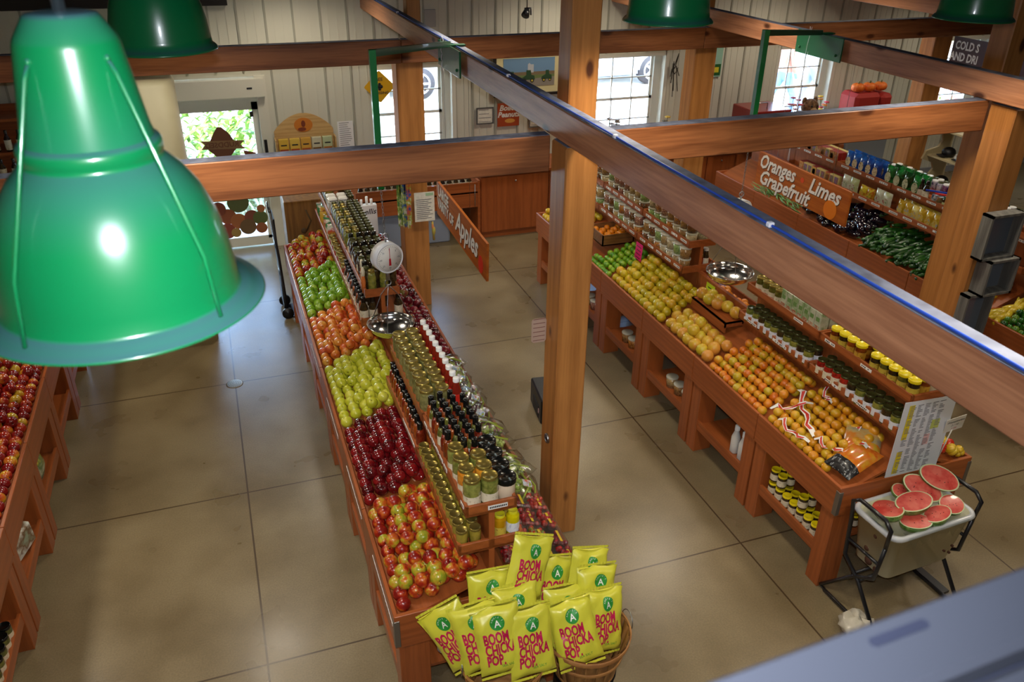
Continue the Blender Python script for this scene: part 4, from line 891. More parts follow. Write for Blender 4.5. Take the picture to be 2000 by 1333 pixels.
# popcorn bags: x, y, z of the centre, tilt back, roll, yaw, label
POPBAGS = [
 (1.120, 2.825, 1.090, 20, 24, 6, 'popcorn bag standing highest, tilted, at the back between the baskets'),
 (0.710, 2.685, 0.915, 22, -34, -14, 'leftmost popcorn bag, leaning out over the striped apples'),
 (0.810, 2.625, 0.935, 24, -12, -6, 'popcorn bag second from the left, in the left basket'),
 (0.920, 2.805, 0.945, 20, 6, 2, 'popcorn bag at the back of the left basket, top only showing'),
 (1.020, 2.685, 0.925, 26, 4, 6, 'popcorn bag in the middle of the left basket, behind the two front ones'),
 (0.890, 2.575, 0.945, 26, -6, -4, 'front left popcorn bag with its whole lettering showing'),
 (1.035, 2.545, 0.910, 28, 5, 4, 'nearest popcorn bag, lowest at the front of the left basket'),
 (1.260, 2.845, 0.895, 20, 16, 4, 'popcorn bag peeping out behind the tallest one'),
 (1.440, 2.825, 0.915, 18, 20, 8, 'popcorn bag at the back right of the right basket'),
 (1.465, 2.755, 0.855, 20, 14, 6, 'popcorn bag second from the back in the right basket'),
 (1.280, 2.705, 0.815, 24, 8, 4, 'popcorn bag at the middle left of the right basket'),
 (1.280, 2.585, 0.840, 30, -8, -2, 'short popcorn bag at the front of the right basket, crumpled top'),
 (1.465, 2.645, 0.795, 24, 14, 10, 'rightmost popcorn bag, at the right edge of the right basket')]
MELONS = [
 ('leftmost watermelon half in the cooler', 3.435, 2.88, .80, (-.25, .30, 1.2), .13, .085, .07),
 ('wide watermelon half near the front middle of the cooler', 3.60, 2.855, .83, (.02, -.05, .1), .13, .08, .085),
 ('small watermelon piece at the front left of the cooler', 3.54, 2.755, .775, (.05, 0, -.2), .10, .065, .07),
 ('watermelon piece at the front middle right, striped rind showing', 3.70, 2.76, .785, (-.12, -.1, .25), .10, .065, .08),
 ('watermelon piece at the front right corner of the cooler', 3.85, 2.80, .785, (.2, -.1, .3), .085, .07, .06),
 ('tilted watermelon half behind the middle of the cooler', 3.735, 2.93, .84, (.55, .35, -.6), .13, .075, .07),
 ('tall watermelon half at the back right, topmost', 3.86, 2.94, .88, (.55, .30, -.5), .13, .08, .07),
 ('small red watermelon piece at the back of the cooler', 3.63, 2.99, .80, (.5, .1, 0), .06, .05, .05)]
# ================================================================ jars, bottles, tubs
JP = {}
def jar(key, r, h, body, lid, lh=.014, lr=None, label=None, lz=(.2, .62), front=None, shoulder=.82, n=18, name='jar', lname='lid', neck=None):
    """body lathe with shoulder and neck, lid on top, paper label round the body"""
    if key in JP: return JP[key]
    lr = lr or r*.92; nk = neck or lr*.92
    m = MB(); m.lathe([(r*.001, 0), (r*.88, 0), (r, h*.04), (r, h*shoulder), (r*.98, h*(shoulder+.03)), (nk, h*(shoulder+.12)), (nk, h)], n)
    P = [(name, m.mesh(name, body), None, None)]
    m = MB(); m.lathe([(lr, h-lh*.9), (lr, h+lh*.12), (lr*.93, h+lh*.2), (lr*.9, h+lh*.1), (.0005, h+lh*.1)], n, cap0=False, cap1=False); P.append((lname, m.mesh(lname, lid), 0, None))
    if label:
        m = MB(); m.lathe([(r*1.012, h*lz[0]), (r*1.012, h*lz[1])], n, cap0=False, cap1=False); P.append(('label', m.mesh('label', label), 0, None))
    JP[key] = P; return P
def bottle(key, r, h, body, cap, caph=.035, capr=.015, label=None, lz=(.15, .5), name='bottle', sh=.55, n=14):
    if key in JP: return JP[key]
    m = MB(); m.lathe([(r*.001, 0), (r*.9, 0), (r, h*.03), (r, h*sh), (r*.85, h*(sh+.08)), (capr*.95, h*(sh+.22)), (capr*.85, h-caph)], n)
    P = [(name, m.mesh(name, body), None, None)]
    m = MB(); m.lathe([(capr, h-caph), (capr, h-.003), (capr*.9, h), (.0005, h)], n, cap0=False, cap1=False); P.append(('cap', m.mesh('cap', cap), 0, None))
    if label: m = MB(); m.lathe([(r*1.012, h*lz[0]), (r*1.012, h*lz[1])], n, cap0=False, cap1=False); P.append(('label', m.mesh('label', label), 0, None))
    JP[key] = P; return P
def lab(name, base, inks, sc=60): return speckle(name, [base, base, inks], sc, .55, thr=(.4, .72))
L_white = lab('label_white', '#d8dade', '#8a98c0'); L_cream = lab('label_cream', '#d8ccb0', '#8a7a5a'); L_red = plain('label_red', '#c8261a', .4); L_green = lab('label_green', '#b9c88a', '#4c7a3a')
L_yel = lab('label_yellow', '#c8b040', '#8a5a1a'); L_gold = lab('label_gold', '#c89a30', '#7a3a14')
C_pickle = jarmat('pickle_content', '#5c6226', '#8c8c44'); C_peach = jarmat('peach_content', '#c8781c', '#d89a30'); C_honey = plain('honey', '#b8860f', .1, coat=.6); C_must = jarmat('mustard_content', '#8a7a2a', '#a89238')
C_amber = jarmat('amber_content', '#6a2c0c', '#9a4a18'); C_red = jarmat('red_content', '#7a1510', '#a82a1a'); C_dark = jarmat('dark_content', '#241a10', '#3f3018'); C_olive = jarmat('olive_content', '#44481c', '#6c6a2a')
C_cream = plain('cream_content', '#d9c4a8', .3, coat=.4); C_relish = jarmat('relish_content', '#586024', '#8a8438'); C_sauce = jarmat('sauce_content', '#8a4a14', '#b0641c'); C_lime = plain('yellow_oil', '#c8b80c', .1, coat=.6)
C_clear = jarmat('pale_brine', '#5e5c30', '#8a8450')
quart = jar('q', .044, .165, C_pickle, M_goldlid, .016, .040, L_cream, (.12, .48)); quartp = jar('qp', .044, .165, C_peach, M_goldlid, .016, .040, L_cream, (.12, .48))
quart_plain = jar('qn', .043, .165, C_clear, M_goldlid, .016, .040)
half = jar('h', .030, .105, C_must, M_goldlid, .014, .029); half_red = jar('hr', .032, .10, C_red, M_goldlid, .013, .030)
candle = jar('c', .046, .13, C_cream, M_blacklid, .03, .051)
honey = jar('ho', .034, .145, C_honey, plain('honey_lid', '#c8c020', .3), .018, .026, L_yel, (.15, .55), name='honey_jar'); hlime = jar('hl', .034, .15, C_lime, plain('honey_lid2', '#c8c020', .3), .02, .024, L_white, (.2, .6), name='honey_jar')
pint = jar('p', .037, .115, C_relish, M_darklid, .014, .033, L_white, (.12, .58)); pintr = jar('pr', .037, .115, C_red, M_darklid, .014, .033, L_cream, (.12, .6)); pintd = jar('pd', .037, .115, C_dark, M_darklid, .014, .033, L_white, (.12, .58)); pintg = jar('pg', .037, .13, C_olive, M_goldlid, .016, .036, L_cream, (.12, .6)); pints = jar('ps', .037, .115, C_sauce, M_darklid, .014, .033, L_cream, (.12, .6))
yjar = jar('y', .036, .125, C_amber, M_yellowlid, .018, .038, L_gold, (.12, .62)); yjar2 = jar('y2', .036, .125, C_dark, M_yellowlid, .018, .038, L_yel, (.12, .62)); yjar3 = jar('y3', .036, .125, C_olive, M_yellowlid, .018, .038, L_yel, (.12, .62))
lowj = jar('lj', .033, .095, C_dark, M_yellowlid, .015, .032, L_cream, (.15, .65))
hot = bottle('hot', .027, .20, C_amber, M_blacklid, .06, .0165); hotr = bottle('hotr', .027, .19, jarmat('chili_sauce', '#5a140a', '#7a2a12'), M_blacklid, .06, .0165); hoto = bottle('hoto', .027, .20, C_olive, M_blacklid, .06, .0165, L_cream)
pop = bottle('pop', .031, .215, plain('red_drink', '#7a1e12', .12, coat=.5), M_whitelid, .026, .019, L_red, (.2, .55), sh=.6)
syr = bottle('syr', .033, .20, C_dark, M_blacklid, .04, .018, L_cream, (.1, .5)); dres = bottle('dres', .032, .185, C_dark, M_darklid, .02, .024, None, sh=.68); dresg = bottle('dresg', .032, .185, C_relish, M_goldlid, .02, .024, None, sh=.7)
white_b = bottle('wb', .035, .24, plain('white_plastic', '#d6d4cc', .4), M_whitelid, .04, .02, None, name='bottle')
ZL, ZU = 1.136, 1.366
def row(P, x, y0, y1, z, label, cat, group, step=None, jitx=.002, rz=None):
    P = P if isinstance(P, list) and isinstance(P[0], list) else [P]; r = max(v.co.x for v in P[0][0][1].vertices); step = step or 2*r*1.04; n = int((y1-y0-2*r)/step+1e-6)+1
    for i in range(n): spawn(P[i % len(P)], (x+jit(jitx), y0+r+i*step, z), (0, 0, random.random()*6), label, cat, group)
# apple display, near unit: upper tray
y = Yc(0)+.022
for x, P, nm in ((XC+.435, [quart, quartp], 'left'), (XC+.525, [quart, quartp], 'middle')):
    for i in range(3): spawn(P[(i) % 2 if i else 0], (x, y+.046+i*.092, ZU), (0, 0, 0), '%s gold lidded jar, %s row, near end of the upper tray' % (['first', 'second', 'third'][i], nm), 'jar', 'gold lidded pickle jars')
spawn(quart, (XC+.435, y+.046+3*.092, ZU), (0, 0, 0), 'fourth pickle jar in the left row of the upper tray, next to the bottles', 'jar', 'gold lidded pickle jars')
for i in range(4): spawn(candle, (XC+.612-.0, y+.053+i*.104, ZU), (0, 0, 0), ['cream white jar with a black lid at the near corner of the upper tray', 'black lidded jar second from the near corner', 'black lidded jar third from the near corner', 'black lidded jar fourth from the near corner'][i], 'jar', 'black lidded jars')
for x, y0 in ((.42, .41), (.478, .32), (.536, .32), (.594, .44), (.63, .47)):
    row([hot, hotr, hoto] if x < .5 else [hotr, hoto, hot], XC+x if x < .62 else XC+.62, Yc(0)+y0+(.02 if x == .63 else 0), Yc(1)-.02, ZU, 'hot sauce bottle with a black cap in the crowd on the near upper tray', 'bottle', 'black capped sauce bottles', .058) if x != .63 else None
# second unit upper tray
row(quart_plain, XC+.43, Yc(1)+.02, Yc(2)-.02, ZU, 'clear quart jar with a gold lid in the left row behind the sauce bottles', 'jar', 'quart jars left row', .088)
row(quart_plain, XC+.52, Yc(1)+.02, Yc(2)-.02, ZU, 'clear quart jar with a gold lid in the middle row behind the sauce bottles', 'jar', 'quart jars middle row', .09)
row(pop, XC+.60, Yc(1)+.02, Yc(2)-.02, ZU, 'red drink bottle with a white cap, row right of the quart jars', 'bottle', 'white capped red bottles', .075)
# lower trays left side
row(half, XC+.375, Yc(0)+.022, Yc(1)-.02, ZL, 'small gold lidded mustard jar in the outer row of the lower tray', 'jar', 'mustard jars outer row'); row(half, XC+.445, Yc(0)+.022, Yc(1)-.02, ZL, 'small gold lidded mustard jar in the inner row of the lower tray', 'jar', 'mustard jars inner row')
row([hotr, hot, hot], XC+.378, Yc(1)+.02, Yc(2)-.02, ZL, 'dark capped amber bottle in the lower tray beside the yellow and red apples', 'bottle', 'amber bottles outer row', .06); row([hot, hotr], XC+.44, Yc(1)+.02, Yc(2)-.02, ZL, 'dark capped amber bottle, inner row of the lower tray', 'bottle', 'amber bottles inner row', .06)
# right side of lower tray, near end
for i, (P, dx) in enumerate(((honey, .575), (hlime, .645))): spawn(P, (XC+dx, Yc(0)+.06, ZL), (0, 0, 0), ['golden honey jar under the upper tray at the near end', 'bright yellow bottle under the upper tray, right of the honey jar'][i], 'jar')
spawn(honey, (XC+.575, Yc(0)+.135, ZL), (0, 0, 0), 'golden honey jar behind the two at the near end', 'jar')
row(half, XC+.65, Yc(0)+.15, Yc(1), ZL, 'small jar on the right side of the near lower tray', 'jar', 'jars on the right of the lower tray')
# far units
row([syr, hot], XC+.375, Yc(3)+.02, Yc(4)-.02, ZL, 'dark dressing bottle in the outer row of the far lower tray', 'bottle', 'dressing bottles, far lower tray outer row', .068); row([syr, syr], XC+.445, Yc(3)+.02, Yc(4)-.02, ZL, 'dark dressing bottle in the inner row of the far lower tray', 'bottle', 'dressing bottles, far lower tray inner row', .068)
row(dres, XC+.575, Yc(3)+.25, Yc(4), ZL, 'dark bottle right of the divider in the far lower tray', 'bottle', 'dark bottles right of the divider', .07); spawn(syr, (XC+.64, Yc(3)+.07, ZL), (0, 0, 0), 'dark bottle with a white label standing alone behind the scale bowl', 'bottle')
row([half_red, half], XC+.378, Yc(4)+.02, Yc(5)-.02, ZL, 'small gold lidded jar in the far lower tray', 'jar', 'small jars in the far lower tray')
M_snack = speckle('snack_bag', ['#c8a03a', '#b8301c', '#d8d4c4', '#3a7a4a'], 9, .3, .4, .2)
sb = MB()
def pillow(w_, h_, t_, nx=6, ny=8, crimp=.02):
    vs = []; fs = []
    for s in (0, 1):
        for i in range(nx+1):
            for j in range(ny+1):
                u = i/nx*2-1; v = j/ny*2-1; b = max(0, (1-abs(u)**2.5))*max(0, (1-abs(v)**3)); sgn = -1 if s == 0 else 1
                vs.append((u*w_/2*(1-.06*(1-abs(v))), sgn*t_/2*b**.6, h_/2+v*h_/2))
    k = (nx+1)*(ny+1)
    for s in (0, 1):
        for i in range(nx):
            for j in range(ny):
                q = [s*k+i*(ny+1)+j, s*k+(i+1)*(ny+1)+j, s*k+(i+1)*(ny+1)+j+1, s*k+i*(ny+1)+j+1]; fs.append(q if s == 0 else q[::-1])
    return vs, fs
sb.add(*pillow(.11, .15, .05), True); SNB = [('snack_bag', sb.mesh('snack_bag', M_snack), None, None)]
row(SNB, XC+.40, Yc(5)+.03, Yc(6)-.05, ZL, 'small colourful snack bag at the far end of the lower tray', 'bag', 'snack bags at the far end', .06, rz=0)
for xx in (.425, .49, .555, .615):
    row([dres, syr, dres], XC+xx, Yc(3)+.09, Yc(4)-.02, ZU, 'dark topped dressing bottle packed on the far upper tray', 'bottle', 'dressing bottles on the far upper tray', .066)
    row([dresg, dresg, dres] if xx < .5 else dres, XC+xx, Yc(4)+.02, Yc(5)-.02, ZU, 'gold or dark topped jar packed on the upper tray beyond the scale', 'jar', 'packed jars on the upper tray beyond the scale', .066)
for i, xx in enumerate((.45, .54)): spawn(dresg, (XC+xx, Yc(3)+.05, ZU), (0, 0, 0), ['left of the two tall jars at the end of the far upper tray', 'right of the two tall jars at the end of the far upper tray'][i], 'jar')
# carved stoppers between the far bottles: orange and white bird shaped tops
for i, (xx, yy) in enumerate(((.41, .17), (.50, .15), (.43, .33), (.39, .02))):
    m = MB(); m.lathe([(.001, 0), (.016, 0), (.018, .09), (.012, .13), (.008, .15), (.0005, .155)], 10); o = m.build('carved_bottle', plain('orange_carving', '#c86a2a', .6), label=['orange figure bottle with a pale top, left of the near pair', 'orange figure bottle with a pale top, between the near pair', 'pale figure bottle farther back on the far upper tray', 'pale figure bottle at the very end of the far upper tray'][i], cat='bottle', loc=(XC+xx, Yc(3)+yy+.05, ZU+.03 if 0 else ZU)); m = MB(); m.lathe([(.001, .13), (.013, .135), (.016, .17), (.009, .20), (.0005, .205)], 10); m.build('pale_top', plain('bone', '#d8cdb0', .6), o)
for xx in (.435, .53):
    for i in range(2):
        m = MB(); m.box(-.04, .04, -.04, .04, 0, .14, bev=.01); o = m.build('canister', plain('canister_beige', '#b8b0a0', .5), label='square canister with a white lid at the far end of the upper tray', cat='canister', group='white lidded canisters', loc=(XC+xx, Yc(5)+.10+i*.1, ZU)); m = MB(); m.box(-.042, .042, -.042, .042, .14, .165, bev=.012); m.build('lid', M_whitelid, o)
row([quart_plain], XC+.435, Yc(5)+.27, Yc(6)-.03, ZU, 'gold lidded jar beyond the white lidded canisters', 'jar', 'jars beyond the canisters', .09); row([dres], XC+.60, Yc(5)+.03, Yc(6)-.03, ZU, 'dark bottle in the right row at the far end of the upper tray', 'bottle', 'dark bottles far right row', .067)
# citrus display trays
row([pint, pintd, pint], XRD+.378, Yr(1)+.02, Yr(2)-.02, ZL, 'relish jar with a white label in the outer row above the small oranges', 'jar', 'white labelled jars outer row', .077); row(pintd, XRD+.45, Yr(1)+.02, Yr(2)-.02, ZL, 'dark lidded jar in the inner row above the small oranges', 'jar', 'white labelled jars inner row', .077)
row([pintr, pintr, pintr, pintr], XRD+.378, Yr(0)+.50, Yr(1)-.02, ZL, 'red salsa jar with a pale label in the tray above the bagged oranges', 'jar', 'red salsa jars', .078); row([pint, pintd], XRD+.378, Yr(0)+.03, Yr(0)+.50, ZL, 'dark jar with a white label above the bagged oranges, near the price sheet', 'jar', 'white labelled jars by the price sheet', .079); row(pintd, XRD+.45, Yr(0)+.03, Yr(1)-.02, ZL, 'dark lidded jar in the inner row near the price sheet', 'jar', 'inner row jars by the price sheet', .078)
row([pintg, pintg, pintg], XRD+.425, Yr(1)+.48, Yr(2)-.02, ZU, 'gold lidded jar at the far end of the upper tray, beyond the green cartons', 'jar', 'gold lidded jars beyond the cartons', .078); row([pintg], XRD+.50, Yr(1)+.45, Yr(2)-.02, ZU, 'gold lidded jar in the second row of the upper tray', 'jar', 'gold lidded jars second row', .078)
cm = MB(); cm.box(-.036, .036, -.03, .03, 0, .17, mi=0, bev=.003); cm.box(-.037, -.036, -.024, .024, .02, .07, mi=1); cm.box(-.037, -.036, -.018, .018, .10, .13, mi=2); cm.prism([(-.03, .17), (.03, .17), (.0, .19)], .06, 'x', (-.03, 0, 0), mi=0)
M_carton = speckle('pale_green_carton', ['#b9c4ae', '#cfd6c4', '#8fae7a'], 12, .4, .2, .1); CART = [('carton', cm.mesh('carton', [M_carton, speckle('carton_fruit', ['#c8b89a', '#9a4a2a', '#b9c4ae'], 30, .5), plain('carton_green', '#6f9a5a', .5)]), None, None)]
for i in range(7): spawn(CART, (XRD+.425, Yr(1)+.05+.063*i, ZU), (0, 0, 0), 'pale green carton standing in the row on the upper tray', 'carton', 'pale green cartons'); spawn(CART, (XRD+.505, Yr(1)+.05+.063*i, ZU), (0, 0, 0), 'pale green carton in the back row of the upper tray', 'carton', 'pale green cartons, back row')
row([yjar, yjar, yjar2], XRD+.425, Yr(0)+.48, Yr(1)-.02, ZU, 'yellow lidded jar in the front row, in the farther group on the near upper tray', 'jar', 'yellow lidded jars, farther group', .079); row([yjar2, yjar3], XRD+.425, Yr(0)+.02, Yr(0)+.45, ZU, 'yellow lidded jar in the front row, in the nearer group on the near upper tray', 'jar', 'yellow lidded jars, nearer group', .079)
row([yjar, yjar3], XRD+.505, Yr(0)+.02, Yr(1)-.02, ZU, 'yellow lidded jar in the back row of the near upper tray', 'jar', 'yellow lidded jars, back row', .079); row([pintr], XRD+.59, Yr(0)+.02, Yr(1)-.02, ZU, 'jar in the right row of the near upper tray', 'jar', 'jars in the right row', .079)
row([half_red], XRD+.60, Yr(2)+.9, Yr(3)+.3, ZL, 'small jar right of the divider beyond the second bowl', 'jar', 'jars right of the divider'); 
for i in range(3): spawn(bottle('wc', .028, .17, C_dark, M_whitelid, .02, .02, L_cream), (XRD+.60+.0*i, Yr(3)+.06+.06*i, ZL), (0, 0, 0), ['nearest', 'middle', 'farthest'][i]+' of three white capped dark bottles right of the snack tubs', 'bottle')
# snack tubs
tubc = [('#a8804a', '#6a4a2a'), ('#b8a06a', '#8a6a3a'), ('#7a4a24', '#3a2412'), ('#9ab06a', '#5a7a3a'), ('#c88a3a', '#7a3a1a'), ('#6a3a3a', '#b88a6a'), ('#c8b890', '#8a7a5a')]
TUB = []
M_tublid = plain('tub_lid', '#b9b4a0', .15, coat=.6)
for i, (a, b) in enumerate(tubc):
    c = speckle('snack_%d' % i, [b, a, b, '#d8d0b8'], 70, .2, .5, .1, thr=(.3, .8)); m = MB(); m.lathe([(.001, 0), (.046, 0), (.051, .092)], 16); l = MB(); l.lathe([(.054, .088), (.054, .098), (.05, .101), (.0005, .099)], 16, cap0=False, cap1=False)
    TUB.append([('snack_tub', m.mesh('snack_tub', c), None, None), ('lid', l.mesh('lid', M_tublid), 0, None)])
M_gtub = [('snack_tub', MB().lathe([(.001, 0), (.046, 0), (.051, .092)], 16).mesh('snack_tub', speckle('green_candy', ['#2a6a3a', '#5a9a5a', '#8ab88a'], 60, .2, .5)), None, None), TUB[0][1]]
for u_ in (3, 4, 5):
    for i in range(7):
        yy = Yr(u_)+.075+.113*i; g = u_ == 5 and i > 1
        for lv in range(2): spawn(M_gtub if g and lv else random.choice(TUB), (XRD+.402, yy, ZL+.103*lv), (0, 0, 0), 'clear snack tub in the %s layer on the lower tray above the citrus' % ['bottom', 'top'][lv], 'tub', 'snack tubs, %s layer' % ['bottom', 'top'][lv])
        spawn(random.choice(TUB), (XRD+.442, yy, ZU), (0, 0, 0), 'clear snack tub in the front row of the upper tray above the citrus', 'tub', 'snack tubs on the upper tray'); spawn(random.choice(TUB), (XRD+.555, yy, ZU), (0, 0, 0), 'clear snack tub in the back row of the upper tray', 'tub', 'snack tubs on the upper tray, back row')
        spawn(random.choice(TUB), (XRD+.442, yy, ZU+.103), (0, 0, 0), 'clear snack tub stacked on the front row of the upper tray', 'tub', 'snack tubs stacked on the upper tray')
# price strips along the trays
def strip(x, z, y0, y1, label, n):
    m = MB(); m.box(-.0025, 0, y0, y1, -.010, .010, mi=0)
    k = int((y1-y0)/.014)
    for i in range(1, k): 
        if random.random() < .8: m.box(-.0032, -.0025, y0+i*.014-.004, y0+i*.014+.004, -.005*random.random()-.002, .005, mi=1)
    return m.build('price_strip', [M_tag, M_ink], label=label, cat='label', loc=(x, 0, z))
strip(XC+.345, 1.155, Yc(1)+.06, Yc(1)+.36, 'long white price strip on the lower tray beside the dark red apples', 1)
for i in range(6): strip(XC+.385, 1.385, Yc(0)+.34+i*.082, Yc(0)+.40+i*.082, 'small white price label, one of six along the near upper tray edge', 1)['group'] = 'price labels on the near upper tray'
strip(XC+.385, 1.385, Yc(0)+.04, Yc(0)+.09, 'small price label at the near corner of the upper tray', 1)
m = MB(); m.box(-.05, .05, -.0025, 0, -.012, .012, mi=0); [m.box(-.042+i*.009, -.036+i*.009, -.0032, -.0025, -.005, .006, mi=1) for i in range(10)]; m.build('price_strip', [M_tag, M_ink], label='white price strip on the near end of the upper tray', cat='label', loc=(XC+.545, Yc(0), 1.385))
for u_, a, l in ((1, .62, 'far end of the tray of white labelled jars'), (1, .25, 'middle of the tray of white labelled jars'), (0, .55, 'tray edge under the red salsa jars'), (0, .25, 'tray edge above the bagged oranges')): strip(XRD+.345, 1.155, Yr(u_)+a, Yr(u_)+a+.16, 'white price strip at the '+l, 1)
for u_, a, l in ((1, .18, 'under the pale green cartons'), (0, .70, 'under the yellow lidded jars, far'), (0, .35, 'under the yellow lidded jars, middle')): strip(XRD+.385, 1.385, Yr(u_)+a, Yr(u_)+a+.10, 'white price strip on the upper tray '+l, 1)
for u_ in (3, 4):
    for i in range(5): strip(XRD+.345, 1.155, Yr(u_)+.05+i*.16, Yr(u_)+.15+i*.16, 'small pale label on the tray edge below the snack tubs', 1)['group'] = 'labels below the snack tubs'; strip(XRD+.385, 1.385, Yr(u_)+.05+i*.16, Yr(u_)+.15+i*.16, 'small pale label on the upper tray edge below the snack tubs', 1)['group'] = 'labels on the upper snack tray'
for i in range(5): strip(XC-.001, .74, Yc(0)+.03+i*.86, Yc(0)+.55+i*.86, 'white price strip on the outer board below the %s apples' % ['near striped', 'dark red', 'yellow', 'orange red', 'green'][i], 1)
# jars and things on the low shelves
k = 0
for i in range(7):
    for j in range(2):
        for lv in range(2 if i > 4 else 1): spawn(lowj, (XRD+.085+.07*j, Yr(0)+.20+.078*i, .265+.113*lv*(1 if lv else 0)), (0, 0, 0), 'yellow lidded jar on the low shelf at the near end of the citrus display', 'jar', 'yellow lidded jars on the low shelf')
for j in range(2): spawn(lowj, (XRD+.085+.07*j, Yr(0)+.20+.078*2, .378), (0, 0, 0), 'yellow lidded jar stacked on the others on the low shelf', 'jar', 'stacked yellow lidded jars on the low shelf')
for j in range(3): spawn(lowj, (XRD+.40+.09*j, Yr(0)+.20, .265), (0, 0, 0), 'yellow lidded jar deep on the low shelf behind the cooler', 'jar', 'jars deep on the low shelf')
for i in range(2): spawn(white_b, (XRD+.10, Yr(1)+.22+.1*i, .265), (0, 0, 0), ['nearer white plastic bottle on the second low shelf', 'farther white plastic bottle on the second low shelf'][i], 'bottle')
for u_ in (2, 3, 4):
    for i in range(3):
        spawn(random.choice(TUB), (XRD+.12, Yr(u_)+.20+.13*i, .265), (0, 0, 0), 'snack tub on the low shelf under the %s' % {2: 'grapefruit', 3: 'yellow citrus', 4: 'limes'}[u_], 'tub', 'snack tubs on the low shelf, unit %s' % {2: 'under the grapefruit', 3: 'under the yellow citrus', 4: 'under the limes'}[u_])
for i in range(3): spawn([pintd, pintr, pints][i], (XC+.30+.09*i, Yc(0)+.20+.03*i, .265), (0, 0, 0), ['left jar on the low shelf at the near end of the apple display', 'middle jar on the low shelf at the near end', 'right jar on the low shelf at the near end, half behind the basket'][i], 'jar')
# left display low shelves
olive = jar('ol', .035, .11, C_olive, M_blacklid, .016, .034, L_cream, (.2, .6))
for i in range(6):
    for j in range(2): spawn(olive, (XLD+W-.07-.075*j, 2.60+.86+.17+.08*i, .265), (0, 0, 0), 'olive jar with a black lid on the low shelf of the left display', 'jar', 'olive jars on the left low shelf')
m = MB(); m.T = Matrix.Rotation(.2, 4, 'X') @ Matrix.Rotation(-.4, 4, 'Z'); m.box(-.03, .03, -.13, .13, 0, .17, bev=.01); m.T = None; m.build('pale_package', speckle('package_print', ['#c8ccc0', '#dadccf', '#7a5a3a', '#9aa890'], 7, .5), label='pale printed package leaning on the low shelf of the left display', cat='package', loc=(XLD+W-.10, 2.60+1.72+.43, .285))
m = MB(); m.T = Matrix.Rotation(-.5, 4, 'Y'); m.add(*pillow(.2, .26, .1), True); m.T = None; m.build('produce_bag', speckle('green_bag_print', ['#a8b88a', '#c8d0b0', '#5a7a3a', '#d8c84a'], 8, .3, .5), label='green and white plastic bag on the low shelf of the left display', cat='bag', loc=(XLD+W-.10, 2.60+2.58+.45, .285), rot=(0, 0, 1.5))
# bottles on the wall shelf behind
wb = bottle('wsb', .034, .22, C_dark, M_blacklid, .04, .015, L_cream, (.08, .55)); wb2 = bottle('wsb2', .034, .22, plain('wine_dark', '#1a0c10', .15, coat=.5), M_blacklid, .04, .015, lab('label_bw', '#d8d4c4', '#b89a2a', 20), (.08, .55))
for i in range(17):
    if 3.2 < i*.085 < 3.3: continue
    spawn(wb if i % 3 else wb2, (1.52+.085*i, 9.63, .70), (0, 0, 0), 'dark bottle in the front row on the low wall shelf', 'bottle', 'bottles on the wall shelf')
for i in range(15): spawn(wb2 if i % 2 else wb, (1.55+.095*i, 9.74, .70), (0, 0, 0), 'dark bottle in the back row on the low wall shelf', 'bottle', 'bottles on the wall shelf, back row')
# ================================================================ right bin of the apple display: bagged grapes, berry boxes
def slope_z(u): return .775+.18*(u-.022)/.478
TILT = math.atan(.18/.478)
def grape_bag(key, cols):
    m = MB(); pts = []
    for i in range(60):
        a = random.uniform(0, 6.28); r_ = random.random()**.6; px, py = cos(a)*r_*.085, sin(a)*r_*.12; pz = .018+random.random()*.05*(1-r_*r_); m.sphere(.0125, (px, py, pz), 7, 5, sc=(1, 1, 1.15))
    g = m.mesh('grapes', speckle('grapes_'+key, cols, 30, .2, .5, .15)); f = MB(); v, fc = pillow(.22, .30, .13, 10, 10); f.add([(a*(1+jit(.05)), c-.15, .045+b*(1+jit(.25))) for a, b, c in v], fc, True)
    s = MB(); s.tube([(-.05, -.12, .05), (.02, 0, .10), (0, .12, .07)], .008, 5); s.tube([(.05, -.1, .06), (.07, .02, .08), (.06, .1, .06)], .006, 5); s.tube([(.02, 0, .085), (.06, .03, .07)], .003, 5)
    l = MB(); l.add([(-.03, -.02, .10), (.03, -.02, .10), (.03, .03, .105), (-.03, .03, .105)], [(0, 1, 2, 3)])
    return [('grape_bag', g, None, None), ('bag_film', f.mesh('bag_film', M_film), 0, 'clear plastic bag'), ('grape_stem', s.mesh('grape_stem', plain('stem_yg', '#9aa82a', .5)), 0, None), ('bag_sticker', l.mesh('bag_sticker', speckle('sticker_'+key, ['#5a86b8', '#c8d0d8', '#b8482a'], 25, .4)), 0, None)]
GP = [grape_bag('purple', ['#34163c', '#5c2048', '#86345a', '#8a9a3a']) for _ in range(3)]; GG = [grape_bag('green', ['#9ab04a', '#b8c060', '#86985a']) for _ in range(3)]
def bags(P, y0, y1, label, group, us=(.13, .33)):
    n = int((y1-y0)/.155)
    for i in range(n):
        for j, u in enumerate(us):
            x = XC+W-u; z = slope_z(u)+.006; spawn(random.choice(P), (x+jit(.02), y0+.08+.155*i+jit(.02), z), (jit(.1)+.12, TILT+jit(.08), jit(.5)+(1.57 if random.random() < .3 else 0)), label % ('lower' if j == 0 else 'upper'), 'grapes', group+(', lower' if j == 0 else ', upper'))
bags(GP, Yc(1)+.42, Yc(3)-.1, 'bag of dark purple grapes in the %s row right of the quart jars', 'purple grape bags')
bags(GG, Yc(0)+.62, Yc(1)+.42, 'clear bag of green grapes in the %s row right of the sauce bottles', 'green grape bags')
